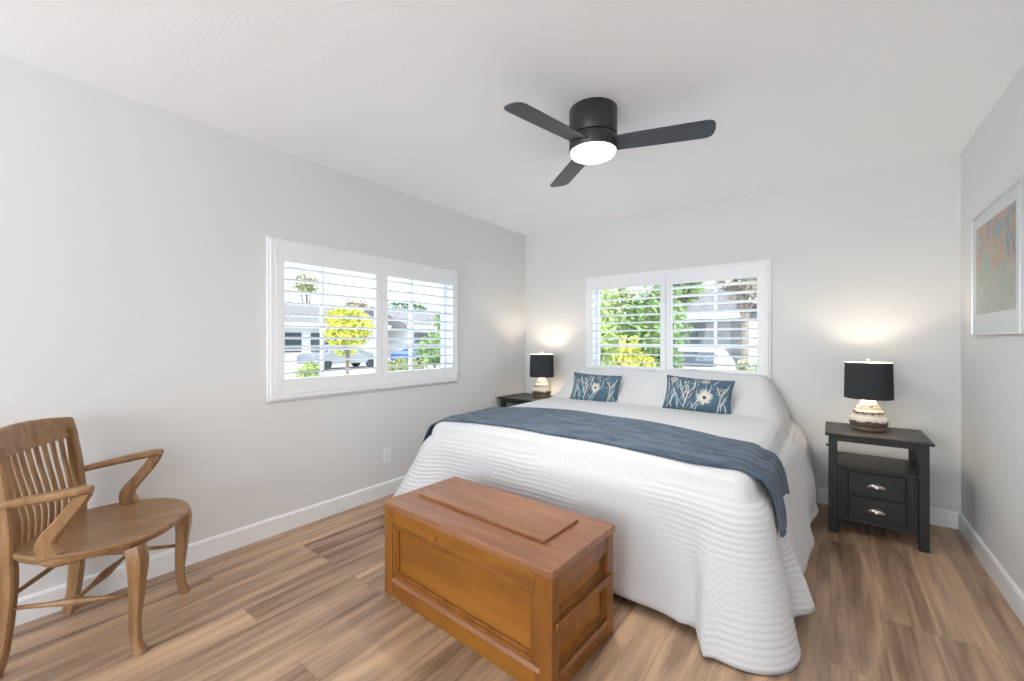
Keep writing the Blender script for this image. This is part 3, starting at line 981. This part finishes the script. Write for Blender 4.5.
# ------------------------------------------------------------------ chest
def make_chest():
    t = thing('wooden_chest', 'old orange pine blanket chest at the foot of the bed', 'chest', (-1.215, 1.44, 0), math.radians(-2.4))
    Wd, Dp, Hh = 0.970, 0.455, 0.448
    x0, x1, y0, y1 = -Wd / 2, Wd / 2, -Dp / 2, Dp / 2
    A, Bm, Lm = M['chest'], M['chest_post'], M['chest_lid']
    b = MB()
    b.box((x0 + .022, y0 + .022, 0.03), (x1 - .022, y1 - .01, 0.416))           # recessed box
    b.build('box_body', A, t)
    # front frame
    fr = MB()
    fr.box((x0 + .055, y0 + 0.002, 0.352), (x1 - .075, y0 + .03, 0.418))
    fr.box((x0 + .055, y0 + 0.002, 0.0), (x1 - .075, y0 + .03, 0.088))
    fr.build('front_rail', A, t, bevel=0.003)
    st = MB()
    st.box((x0 - .010, y0, 0.0), (x0 + .054, y0 + .045, 0.418)); st.build('corner_post', Bm, t, bevel=0.004)
    st = MB(); st.box((x1 - .074, y0, 0.0), (x1, y0 + .045, 0.418)); st.build('corner_post', Bm, t, bevel=0.005)
    st = MB(); st.box((x0, y1 - .045, 0.0), (x0 + .054, y1, 0.418)); st.build('corner_post', Bm, t, bevel=0.004)
    st = MB(); st.box((x1 - .045, y1 - .06, 0.0), (x1, y1, 0.418)); st.build('corner_post', Bm, t, bevel=0.005)
    # stepped moulding round the recessed front panel
    mo = MB()
    a0, a1, c0, c1 = x0 + .055, x1 - .075, 0.089, 0.351
    for w, d in ((0.016, 0.006), (0.030, 0.013)):
        mo.box((a0, y0 + d, c0), (a0 + w, y0 + .024, c1)); mo.box((a1 - w, y0 + d, c0), (a1, y0 + .024, c1))
        mo.box((a0, y0 + d, c0), (a1, y0 + .024, c0 + w)); mo.box((a0, y0 + d, c1 - w), (a1, y0 + .024, c1))
    mo.build('panel_moulding', M['chest_post'], t, bevel=0.003)
    ld = MB(); ld.prism([(y0 - .008, 0.078), (y0 + .014, 0.078), (y0 + .014, 0.096), (y0 + 0.0, 0.092)], 'x', x0 + .057, x1 - .05)
    ld.build('base_bead', M['chest_lid'], t, bevel=0.002)
    # right side: rails, two recessed panels, lifting cleat
    for s_ in (1, -1):
        X = lambda d: s_ * (x1 - d)
        sr = MB()
        def sb(d0, d1, ya, yb, za, zb):
            a, c = X(d0), X(d1); sr.box((min(a, c), ya, za), (max(a, c), yb, zb))
        ya, yb = y0 + .046, y1 - .061
        sb(0.003, 0.03, ya, yb, 0.352, 0.418); sb(0.003, 0.03, ya, yb, 0.0, 0.082); sb(0.004, 0.03, ya, yb, 0.228, 0.262)
        for za, zb in ((0.083, 0.227), (0.263, 0.351)):
            for w, d in ((0.010, 0.009), (0.018, 0.015)):
                sb(d, .024, ya, ya + w, za, zb); sb(d, .024, yb - w, yb, za, zb); sb(d, .024, ya, yb, za, za + w); sb(d, .024, ya, yb, zb - w, zb)
        sr.build('side_rail', Bm, t, bevel=0.0025)
        cl = MB(); a, c = X(-0.014), X(0.0025); cl.box((min(a, c), y0 + .015, 0.234), (max(a, c), y1 - .025, 0.262)); cl.build('lifting_cleat', Bm, t, bevel=0.005)
        bd = MB(); a, c = X(-0.006), X(0.002); bd.box((min(a, c), y0 + .045, 0.066), (max(a, c), y1 - .06, 0.084)); bd.build('side_bead', M['chest_lid'], t, bevel=0.003)
    # lid: uneven worn edges
    l = MB()
    n = 40
    out = []
    hw, y_a, y_b = Wd / 2 + .006, y0 - .012, y1 + .006
    for i in range(n + 1):
        x = -hw + 2 * hw * i / n
        w = 0.004 * noise.noise(Vector((x * 14, 0, 0)))
        if x > hw - 0.20: w += 0.006 * abs(noise.noise(Vector((x * 40, 2, 0)))) + 0.006 * sstep(hw - .05, hw, x)
        out.append((x, y_a + max(0, w + .001)))
    for i in range(1, 14):
        out.append((hw - 0.002 * abs(noise.noise(Vector((0, i * 1.3, 5)))), y_a + 0.01 + (y_b - y_a - 0.01) * i / 14))
    out += [(hw, y_b), (-hw, y_b)]
    l.prism(out, 'z', 0.4185, Hh)
    lid = l.build('lid', Lm, t, bevel=0.004)
    bo = MB(); bo.box((x0 + .085, y0 + .135, Hh + .0003), (x1 - .125, y1 - .075, Hh + .014)); bo.build('lid_board', Lm, t, bevel=0.003)
    k = MB(); k.box((-0.128, y0 - 0.0005, 0.357), (-0.108, y0 + .003, 0.386)); k.build('keyhole_plate', M['chest_post'], t, bevel=0.001)
    return t
make_chest()

# ------------------------------------------------------------------ oak armchair
def make_chair():
    t = thing('wooden_armchair', 'golden oak slat-back armchair standing against the left wall', 'chair', (-2.432, 0.352, 0), math.atan2(-0.56, 0.828))
    O = M['oak']
    # saddle seat
    hw, fy, ry = 0.280, 0.275, -0.225
    N1 = 56
    def rim(q):
        c, s = math.cos(q), math.sin(q)
        ex = 2.5
        x = abs(c) ** (2 / ex) * (1 if c > 0 else -1) * hw
        y = abs(s) ** (2 / (2.3 if s > 0 else 4)) * (fy if s > 0 else ry * -1) * (1 if s > 0 else -1)
        if y < 0: x *= 1 - 0.22 * sstep(0, 0.235, -y)
        return x, y
    mb = MB()
    rings = [(0.0, 0.437), (0.25, 0.437), (0.5, 0.438), (0.75, 0.442), (0.92, 0.448), (0.985, 0.449), (1.0, 0.444), (0.995, 0.428), (0.96, 0.417), (0.5, 0.416), (0.0, 0.416)]
    for k, (r, z) in enumerate(rings):
        for i in range(N1):
            x, y = rim(2 * PI * i / N1)
            dz = 0.004 * math.exp(-(x / 0.05) ** 2) * (1 if y > 0 else 0.2) if z > .43 and 0.2 < r < .95 else 0
            mb.v.append((x * r, y * r, z + dz))
    for k in range(len(rings) - 1):
        for i in range(N1):
            j = (i + 1) % N1
            mb.f.append((k * N1 + i, k * N1 + j, (k + 1) * N1 + j, (k + 1) * N1 + i)); mb.mi.append(0)
    mb.build('seat', M['oak_seat'], t, smooth=True)
    for s in (-1, 1):
        # front cabriole leg
        m = MB(); m.sweep([(s * .200, .196, .416), (s * .208, .208, .36), (s * .203, .203, .24), (s * .200, .196, .12), (s * .203, .202, .045), (s * .206, .218, 0)],
                          [(.056, .058), (.058, .058), (.042, .044), (.030, .034), (.029, .032), (.033, .040)], (1, 0, 0), ch=.18)
        m.build('leg', O, t, smooth=True)
        # rear leg
        m = MB(); m.sweep([(s * .196, -.186, .404), (s * .196, -.184, .33), (s * .196, -.190, .2), (s * .197, -.202, .08), (s * .198, -.220, 0)],
                          [(.036, .060), (.036, .058), (.034, .050), (.034, .044), (.034, .040)], (1, 0, 0), ch=.18)
        m.build('leg', O, t, smooth=True)
        # rear post above the seat
        m = MB(); m.sweep([(s * .196, -.186, .40), (s * .196, -.184, .52), (s * .196, -.190, .66), (s * .196, -.212, .83)],
                          [(.036, .056), (.036, .050), (.036, .040), (.034, .028)], (1, 0, 0), ch=.18)
        m.build('back_post', O, t, smooth=True)
        # arm board
        m = MB(); m.sweep([(s * .212, -.195, .628), (s * .236, -.130, .640), (s * .262, -.02, .658), (s * .270, .060, .671), (s * .270, .098, .673)],
                          [(.034, .024), (.044, .027), (.054, .030), (.054, .030), (.034, .026)], (1, 0, 0), ch=.3)
        arm = m.build('armrest', O, t, smooth=True)
        m = MB(); m.sweep([(s * .269, .080, .666), (s * .269, .052, .618), (s * .268, .010, .560), (s * .263, -.026, .512), (s * .261, -.034, .480), (s * .260, -.024, .442)],
                          [(.028, .042), (.028, .044), (.030, .044), (.031, .050), (.032, .060), (.034, .072)], (1, 0, 0), ch=.22)
        m.build('arm_support', O, arm, smooth=True)
        m = MB(); m.sweep([(s * .252, -.045, .425), (s * .268, .0, .422), (s * .252, .05, .425)], (.03, .034), (0, 0, 1), ch=.3)
        m.build('arm_block', O, arm, smooth=True)
        # side stretcher
        m = MB(); m.round_bar((s * .195, -.180, .245), (s * .206, .196, .232), [(0, .007), (.3, .009), (.42, .013), (.5, .016), (.58, .013), (.7, .009), (1, .007)])
        m.build('stretcher', O, t, smooth='all')
    m = MB(); m.round_bar((-.200, .01, .238), (.200, .01, .238), [(0, .007), (.25, .009), (.42, .015), (.5, .017), (.58, .015), (.75, .009), (1, .007)])
    m.build('stretcher', O, t, smooth='all')
    m = MB(); m.round_bar((-.188, -.190, .275), (.188, -.190, .275), [(0, .007), (.5, .010), (1, .007)])
    m.build('stretcher', O, t, smooth='all')
    # curved crest rail
    def crest(x, z):
        return -0.212 - 0.040 * (1 - (x / .24) ** 2) - 0.22 * (z - .83)
    mb = MB(); NC = 24
    for i in range(NC + 1):
        x = -.222 + .444 * i / NC
        zb = 0.787 - 0.004 * math.cos(x * 10); zt = 0.872 + 0.018 * (1 - (x / .222) ** 2)
        for (dy, z) in ((-.012, zb), (.014, zb), (.014, zb + .012), (.012, zt - .006), (.006, zt), (-.008, zt), (-.013, zt - .01), (-.013, zb + .02)):
            mb.v.append((x, crest(x, z) + dy, z))
    for i in range(NC):
        for k in range(8):
            j = (k + 1) % 8
            mb.f.append((i * 8 + k, (i + 1) * 8 + k, (i + 1) * 8 + j, i * 8 + j)); mb.mi.append(0)
    mb.f.append(tuple(range(8))); mb.mi.append(0); mb.f.append(tuple(NC * 8 + k for k in range(8))); mb.mi.append(0)
    mb.build('crest_rail', M['oak'], t, bevel=0.002, smooth=True)
    for i in range(9):
        x = -.156 + .312 * i / 8
        yt = crest(x, .79); yb = -.180 - .012 * (1 - (x / .2) ** 2)
        m = MB(); m.sweep([(x * .92, yb, .440), (x * .95, yb + .004, .53), (x * .98, yb + (yt - yb) * .25, .62), (x, yb + (yt - yb) * .68, .71), (x * 1.02, yt, .79)],
                          (.022, .011), (1, 0, 0), ch=.3)
        m.build('back_slat', O, t, smooth=True)
    return t
make_chair()

# ------------------------------------------------------------------ ceiling fan
def make_fan():
    t = thing('ceiling_fan', 'dark three-blade ceiling fan with a glowing round light', 'ceiling fan', (-0.99, 2.0, ZC), 0)
    h = MB(); h.lathe([(0.121, 0), (0.124, -0.004), (0.124, -0.140), (0.121, -0.144)][::-1], 48); h.build('motor_housing', M['fan_dark'], t, smooth=True)
    r = MB(); r.lathe([(0.112, -0.148), (0.112, -0.1445)], 40); r.build('seam_ring', M['dark_slot'], t, smooth=True)
    l = MB(); l.lathe([(0.121, -0.219), (0.124, -0.215), (0.124, -0.152), (0.120, -0.1485)], 48); l.build('blade_hub', M['fan_dark'], t, smooth=True)
    d = MB(); d.lathe([(0.0005, -0.256), (0.045, -0.254), (0.088, -0.248), (0.110, -0.237), (0.118, -0.2195)], 48); d.build('light_lens', M['fan_lens'], t, smooth='all')
    first = None
    for k in range(3):
        if first is None:
            mb = MB()
            # outline in plan: root to rounded tip
            pts = []
            R0, R1, w0, w1 = 0.108, 0.585, 0.058, 0.065
            top = [(R0, w0), (0.25, w0 + .004), (0.45, w1), (0.548, w1), (0.570, w1 * .86), (0.581, w1 * .55), (0.585, 0)]
            for sgn, seq in ((1, top), (-1, top[::-1][1:])):
                for x, w in seq: pts.append((x, sgn * w))
            mb.prism(pts, 'z', -0.003, 0.003)
            c, s_ = math.cos(math.radians(-11)), math.sin(math.radians(-11))
            mb.v = [(x, y * c - z * s_, y * s_ + z * c) for x, y, z in mb.v]
            first = o = mb.build('fan_blade', M['blade'], t, bevel=0.0015)
        else:
            o = first.copy(); C.objects.link(o); o.parent = t
        o.location = (0, 0, -0.188)
        o.rotation_euler = (0, 0, math.radians([18.5, 139.5, -101][k]))
    li = bpy.data.lights.new('fan_light', 'SPOT'); li.energy = 56; li.color = (1.0, 0.96, 0.90); li.shadow_soft_size = 0.10
    li.spot_size = math.radians(170); li.spot_blend = 0.6
    lo = bpy.data.objects.new('fan_light', li); C.objects.link(lo); lo.parent = t; lo.location = (0, 0, -0.27)
    return t
make_fan()

# ------------------------------------------------------------------ framed picture on the right wall
def art_mat():
    m, nt, b = new_mat('pastel_print')
    N, L = nt.nodes, nt.links
    tc = N.new('ShaderNodeTexCoord')
    sp = N.new('ShaderNodeSeparateXYZ'); L.new(tc.outputs['Generated'], sp.inputs[0])
    n = N.new('ShaderNodeTexNoise'); n.inputs['Scale'].default_value = 3.4; n.inputs['Detail'].default_value = 2; n.inputs['Distortion'].default_value = 0.8
    mp = N.new('ShaderNodeMapping'); mp.inputs['Scale'].default_value = (1, 1.3, 0.8)
    L.new(tc.outputs['Generated'], mp.inputs['Vector']); L.new(mp.outputs[0], n.inputs['Vector'])
    r = N.new('ShaderNodeValToRGB'); cr = r.color_ramp
    cr.elements[0].position = 0.36; cr.elements[0].color = (0.16, 0.20, 0.21, 1)
    cr.elements[1].position = 0.64; cr.elements[1].color = (0.30, 0.44, 0.32, 1)
    e = cr.elements.new(0.46); e.color = (0.30, 0.31, 0.30, 1)
    e = cr.elements.new(0.50); e.color = (0.58, 0.26, 0.14, 1)
    e = cr.elements.new(0.58); e.color = (0.58, 0.30, 0.17, 1)
    L.new(n.outputs['Fac'], r.inputs[0])
    n3 = N.new('ShaderNodeTexNoise'); n3.inputs['Scale'].default_value = 9
    L.new(tc.outputs['Generated'], n3.inputs['Vector'])
    r3 = N.new('ShaderNodeValToRGB')
    r3.color_ramp.elements[0].position = 0.4; r3.color_ramp.elements[0].color = (0.36, 0.42, 0.32, 1)
    r3.color_ramp.elements[1].position = 0.62; r3.color_ramp.elements[1].color = (0.50, 0.46, 0.36, 1)
    L.new(n3.outputs['Fac'], r3.inputs[0])
    s = N.new('ShaderNodeValToRGB'); s.color_ramp.elements[0].position = 0.40; s.color_ramp.elements[1].position = 0.50
    L.new(sp.outputs['Z'], s.inputs[0])
    mx = N.new('ShaderNodeMix'); mx.data_type = 'RGBA'
    L.new(s.outputs[0], mx.inputs[0]); L.new(r3.outputs[0], mx.inputs[6]); L.new(r.outputs[0], mx.inputs[7])
    L.new(mx.outputs[2], b.inputs['Base Color'])
    b.inputs['Roughness'].default_value = 0.7
    return m
def make_picture():
    y0, y1, z0, z1 = 2.770, 3.555, 1.248, 1.922
    t = thing('framed_picture', 'framed print of orange and green plants on the right wall', 'picture', (XR - 0.001, (y0 + y1) / 2, z0), 0)
    w, h = (y1 - y0) / 2, z1 - z0
    f = MB(); g = 0.010
    f.box((-0.019, -w, 0), (0, -w + g, h)); f.box((-0.019, w - g, 0), (0, w, h)); f.box((-0.019, -w + g, 0), (0, w - g, g)); f.box((-0.019, -w + g, h - g), (0, w - g, h))
    f.build('picture_frame', M['silver'], t, bevel=0.0015)
    mt = MB(); mt.box((-0.010, -w + g, g), (-0.004, w - g, h - g)); mt.build('picture_mat', mat('mat_board', (0.80, 0.80, 0.79), 0.8), t)
    a0, a1, b0, b1 = -w + 0.085, w - 0.075, 0.115, h - 0.075
    ar = MB(); ar.box((-0.0115, a0, b0), (-0.010, a1, b1))
    art = ar.build('print', art_mat(), t)
    # painted stalks
    stv = MB()
    for (ya, za, yb, zb, wd) in ((.25, .12, .30, .42, .007), (.27, .42, .10, .12, .006), (.16, .10, .24, .42, .006), (.05, .12, .09, .40, .008), (-.02, .18, .05, .42, .007), (.20, .2, .14, .42, .005), (-.12, .16, -.06, .42, .008), (-.2, .2, -.16, .4, .008)):
        n0 = len(stv.v)
        for (y, z) in ((ya, za + b0), (yb, min(zb + b0, b1 - .004))):
            y = max(a0 + .01, min(a1 - .01, y))
            stv.v += [(-0.0118, y - wd / 2, z), (-0.0118, y + wd / 2, z)]
        stv.f.append((n0, n0 + 1, n0 + 3, n0 + 2)); stv.mi.append(0)
    stv.build('painted_stalks', mat('stalk_green', (0.50, 0.55, 0.30), 0.7), art)
    gl = MB(); gl.box((-0.0155, -w + g, g), (-0.0145, w - g, h - g)); gl.build('glass', M['glass'], t)
make_picture()

# ------------------------------------------------------------------ wall outlet
def make_outlet():
    t = thing('wall_outlet', 'white duplex wall outlet on left wall beside the bed', 'outlet', (XL, 2.012, 0.318), 0)
    p = MB(); p.box((0, -0.036, -0.058), (0.006, 0.036, 0.058)); p.build('cover_plate', M['plastic'], t, bevel=0.003)
    for z in (0.02, -0.02):
        r = MB(); r.box((0.006, -0.017, z - 0.014), (0.0085, 0.017, z + 0.014)); ro = r.build('socket', M['plastic'], t, bevel=0.003)
        s = MB()
        for dy in (-0.007, 0.007): s.box((0.0082, dy - .0012, z - .004), (0.0088, dy + .0012, z + .006))
        s.box((0.0082, -.002, z - .011), (0.0088, .002, z - .007)); s.build('slot', M['dark_slot'], ro)
make_outlet()

# ------------------------------------------------------------------ outside
GZ = -0.40
M['ground'] = mat('pale_concrete', (0.72, 0.70, 0.67), 0.9, var=0.08, vscale=0.8)
M['stucco'] = mat('white_stucco', (0.70, 0.69, 0.66), 0.9)
M['gray_siding'] = mat('gray_siding', (0.17, 0.18, 0.185), 0.8)
M['roof_gray'] = mat('gray_roof', (0.20, 0.18, 0.17), 0.9, var=0.2, vscale=5)
M['garage'] = mat('dark_garage_door', (0.12, 0.13, 0.14), 0.7)
M['dark_glass'] = mat('dark_window', (0.05, 0.06, 0.07), 0.2)
M['bark'] = mat('bark', (0.22, 0.16, 0.11), 0.9)
M['leaf_yellow'] = mat('yellow_leaves', (0.55, 0.54, 0.08), 0.7, var=0.5, vscale=3)
M['leaf_green'] = mat('green_leaves', (0.20, 0.30, 0.09), 0.7, var=0.6, vscale=3)
M['leaf_lime'] = mat('lime_leaves', (0.36, 0.45, 0.14), 0.7, var=0.5, vscale=3)
M['leaf_dark'] = mat('dark_leaves', (0.07, 0.15, 0.045), 0.7, var=0.5, vscale=3)
M['leaf_olive'] = mat('olive_leaves', (0.28, 0.31, 0.13), 0.7, var=0.5, vscale=4)
M['leaf_peach'] = mat('pale_leaves', (0.40, 0.34, 0.24), 0.7, var=0.4, vscale=4)
M['car_white'] = mat('white_car_paint', (0.78, 0.80, 0.82), 0.2, spec=0.6)
M['tyre'] = mat('tyre', (0.03, 0.03, 0.03), 0.9)
struct(MB().box((-60, -30, GZ - 0.3), (40, 70, GZ)).build('ground', M['ground']))

def foliage(mb, c, r, n, leaf, seed, mi=0):
    rnd = random.Random(seed)
    for _ in range(n):
        # clustered in a lumpy ellipsoid shell
        while True:
            d = Vector((rnd.uniform(-1, 1), rnd.uniform(-1, 1), rnd.uniform(-1, 1)))
            if 0.15 < d.length < 1: break
        d *= 0.72 + 0.4 * noise.noise(d * 2.3 + Vector((seed, 0, 0)))
        p = Vector((c[0] + d.x * r[0], c[1] + d.y * r[1], c[2] + d.z * r[2]))
        u = Vector((rnd.gauss(0, 1), rnd.gauss(0, 1), rnd.gauss(0, 1))).normalized()
        v = u.orthogonal().normalized()
        L = leaf * rnd.uniform(0.6, 1.3)
        n0 = len(mb.v)
        mb.v += [tuple(p - u * L), tuple(p + v * L * .45), tuple(p + u * L), tuple(p - v * L * .45)]
        mb.f.append((n0, n0 + 1, n0 + 2, n0 + 3)); mb.mi.append(mi)

def plant(name, cat, label, x, y, r, h, m, n, leaf, seed, trunk=0.0, group=None):
    t = thing(name, label, cat, (x, y, GZ), 0, group)
    mb = MB(); cz = trunk + (h - trunk) / 2
    foliage(mb, (0, 0, cz), (r, r, (h - trunk) / 2), n, leaf, seed)
    mb.build('foliage', m, t, recalc=False)
    s = MB()
    rn = random.Random(seed)
    tops = max(0.3, trunk + (h - trunk) * 0.5)
    s.round_bar((0, 0, 0), (0.05, 0, tops), [(0, 0.03 + h * .018), (1, 0.02 + h * .008)], 8)
    for k in range(4):
        a = k * 1.7 + seed
        s.round_bar((0, 0, tops * .55), (math.cos(a) * r * .6, math.sin(a) * r * .6, tops + (h - tops) * .4), [(0, 0.015 + h * .006), (1, 0.01)], 6)
    s.build('trunk', M['bark'], t)
    return t

def house(label, x0, x1, y0, y1, eave, ridge, wallm, over, openings, face):
    t = thing('house', label, 'house', ((x0 + x1) / 2, (y0 + y1) / 2, GZ), 0)
    cx, cy = (x0 + x1) / 2, (y0 + y1) / 2
    w, d = (x1 - x0) / 2, (y1 - y0) / 2
    MB().box((-w, -d, 0), (w, d, eave)).build('house_wall', wallm, t)
    rf = MB()
    if face == 'x':   # ridge along y
        rf.prism([(-w - over, eave), (w + over, eave), (w + over, eave + .12), (0, ridge), (-w - over, eave + .12)], 'y', -d - over, d + over)
        fa = MB(); fa.box((w + over, -d - over, eave - .06), (w + over + .04, d + over, eave + .14))
    else:
        rf.prism([(-d - over, eave), (d + over, eave), (d + over, eave + .12), (0, ridge), (-d - over, eave + .12)], 'x', -w - over, w + over)
        fa = MB(); fa.box((-w - over, -d - over - .04, eave - .06), (w + over, -d - over, eave + .14))
    rf.build('roof', M['roof_gray'], t)
    fa.build('fascia', M['trim'], t)
    for (a0, a1, z0, z1, nm, mm) in openings:
        o = MB()
        if face == 'x': o.box((w - 0.02, a0 - cy, z0), (w + .05, a1 - cy, z1))
        else: o.box((a0 - cx, -d - .05, z0), (a1 - cx, -d + .02, z1))
        o.build(nm, mm, t)
    return t

# across the street, seen through the left window
house('low white house with grey roof across the street, left window view', -34, -26, 8.5, 18.0, 2.55, 4.3, M['stucco'], 0.7,
      [(10.8, 12.6, 0.9, 2.1, 'window', M['dark_glass']), (13.2, 14.4, 0.9, 2.1, 'window', M['dark_glass']), (9.4, 10.3, .1, 2.1, 'front_door', M['dark_glass'])], 'x')
house('white garage house across the street beyond the parked blue car', -33, -25.5, 20.5, 30.0, 2.6, 4.4, M['stucco'], 0.7,
      [(21.0, 23.6, 0.1, 2.2, 'garage_door', M['garage']), (24.4, 26.0, 0.9, 2.0, 'window', M['dark_glass'])], 'x')
plant('shrub', 'shrub', 'bright yellow flowering shrub outside the left window', -14.0, 8.45, 1.12, 3.05, M['leaf_yellow'], 3400, 0.085, 3, 1.0)
plant('shrub', 'shrub', 'low lime green bush outside the left window, by driveway', -14.5, 7.3, 0.60, 0.95, M['leaf_lime'], 700, 0.07, 5)
plant('shrub', 'shrub', 'olive bush at the pane of the left window nearest the bed', -12.5, 9.9, 1.15, 1.15, M['leaf_olive'], 1500, 0.08, 8)
plant('shrub', 'shrub', 'round green shrub beside the garage house across the street', -17.0, 15.4, 1.25, 2.3, M['leaf_green'], 1500, 0.12, 9)
plant('tree', 'tree', 'sparse treetop above the roof at the left end of the left window', -40.0, 19.9, 1.6, 8.4, M['leaf_olive'], 420, 0.20, 11, 5.6)
plant('tree', 'tree', 'green tree right of the garage house across the street', -22.3, 22.0, 1.7, 4.4, M['leaf_green'], 1500, 0.14, 12, 1.6)
plant('tree', 'tree', 'distant tree behind the garage house roof', -38.0, 30.5, 3.4, 6.8, M['leaf_dark'], 1500, 0.2, 13, 2.5)
plant('tree', 'tree', 'distant tree behind the low white house', -37.5, 23.6, 1.8, 6.2, M['leaf_peach'], 1300, 0.2, 14, 2.5)

# neighbour's side, seen through the back window
plant('shrub', 'hedge shrub', 'tall pale hedge shrub at left edge of back window', -4.15, 8.2, 0.95, 3.3, M['leaf_lime'], 3000, 0.075, 21)
plant('shrub', 'hedge shrub', 'tall bright green hedge shrub in the middle of the hedge', -3.0, 8.9, 0.85, 3.2, M['leaf_green'], 3000, 0.075, 22)
plant('shrub', 'hedge shrub', 'short yellow-green shrub in front of the hedge', -2.95, 7.5, 0.55, 1.9, M['leaf_yellow'], 1500, 0.06, 23)
plant('shrub', 'hedge shrub', 'olive hedge shrub filling the gap between the pale and bright green ones', -4.35, 10.3, 0.75, 3.6, M['leaf_olive'], 3000, 0.08, 31)
plant('shrub', 'hedge shrub', 'dark shrub behind the pale hedge at back window', -6.6, 12.2, 1.4, 4.2, M['leaf_dark'], 3000, 0.10, 24)
plant('tree', 'tree', 'leafy tree overhanging the grey garage', -4.3, 15.4, 1.15, 5.6, M['leaf_green'], 3600, 0.11, 25, 2.3)
plant('tree', 'tree', 'pale leafed tree in front of the white neighbour wall', -1.95, 13.6, 1.2, 5.0, M['leaf_peach'], 3200, 0.10, 26, 2.5)
plant('shrub', 'shrub', 'olive shrub below the right pane of back window', -1.20, 8.8, 0.60, 1.35, M['leaf_olive'], 1200, 0.06, 27)
plant('shrub', 'shrub', 'small lime shrub beside the parked white car', -1.15, 11.2, 0.45, 1.5, M['leaf_lime'], 900, 0.06, 28)
house('neighbour house with dark grey garage behind the parked white car', -6.6, -3.0, 17.6, 22.0, 2.5, 3.9, M['gray_siding'], 0.5,
      [(-6.0, -4.2, 0.1, 2.1, 'garage_door', M['garage'])], 'y')
house('white neighbour house at the right of the back window view', -1.8, 4.5, 16.2, 21.0, 2.9, 4.3, M['stucco'], 0.5,
      [(-1.7, -1.0, 1.0, 2.1, 'window', M['dark_glass'])], 'y')

def car(label, x, y, rz, paint):
    t = thing('car', label, 'car', (x, y, GZ), rz)
    L, W = 2.2, 0.88
    side = [(-L, .32), (-L, .78), (-L + .25, .90), (-1.35, .95), (-.75, 1.36), (-.2, 1.43), (.45, 1.40), (1.05, .98), (1.9, .86), (L, .70), (L, .32)]
    b = MB(); n = len(side)
    for k, xx in enumerate((-W, -W * .92, W * .92, W)):
        for (yy, z) in side:
            tz = z if k in (1, 2) else (z if z < 1.0 else z - 0.06)
            tx = xx if z < 1.0 else xx * 0.80
            b.v.append((tx, yy, tz))
    for k in range(3):
        for i in range(n):
            j = (i + 1) % n
            b.f.append((k * n + i, k * n + j, (k + 1) * n + j, (k + 1) * n + i)); b.mi.append(0)
    b.f.append(tuple(range(n))); b.mi.append(0); b.f.append(tuple(3 * n + i for i in range(n))); b.mi.append(0)
    b.build('car_body', paint, t, bevel=0.05, seg=3, smooth=True)
    for yy0, z0, yy1, z1 in ((-1.31, .99, -.80, 1.34), (1.01, 1.02, .50, 1.37)):
        w = MB(); sg = -1 if yy0 < 0 else 1
        w.v += [(-.66, yy0 + sg * .02, z0), (.66, yy0 + sg * .02, z0), (.60, yy1 + sg * .02, z1), (-.60, yy1 + sg * .02, z1)]
        w.v += [(vx, vy - sg * .01, vz) for vx, vy, vz in w.v]
        for q in ((0, 1, 2, 3), (4, 7, 6, 5), (0, 4, 5, 1), (1, 5, 6, 2), (2, 6, 7, 3), (3, 7, 4, 0)): w.f.append(q); w.mi.append(0)
        w.build('windscreen', M['dark_glass'], t)
    for sx in (-1, 1):
        for yy in (-1.4, 1.4):
            w = MB(); w.round_bar((sx * .68, yy, .32), (sx * .89, yy, .32), [(0, .30), (.1, .32), (.9, .32), (1, .29)], 24)
            w.build('wheel', M['tyre'], t)
    return t
car('white car parked on the driveway outside the back window', -2.95, 12.2, 0.06, M['car_white'])
car('blue car parked across the street outside the left window', -21.5, 18.6, 0.1, mat('blue_car_paint', (0.05, 0.12, 0.30), 0.25))
car('silver grey car parked across the street below the yellow shrub', -22.6, 13.3, 0.0, mat('grey_car_paint', (0.22, 0.23, 0.24), 0.3))
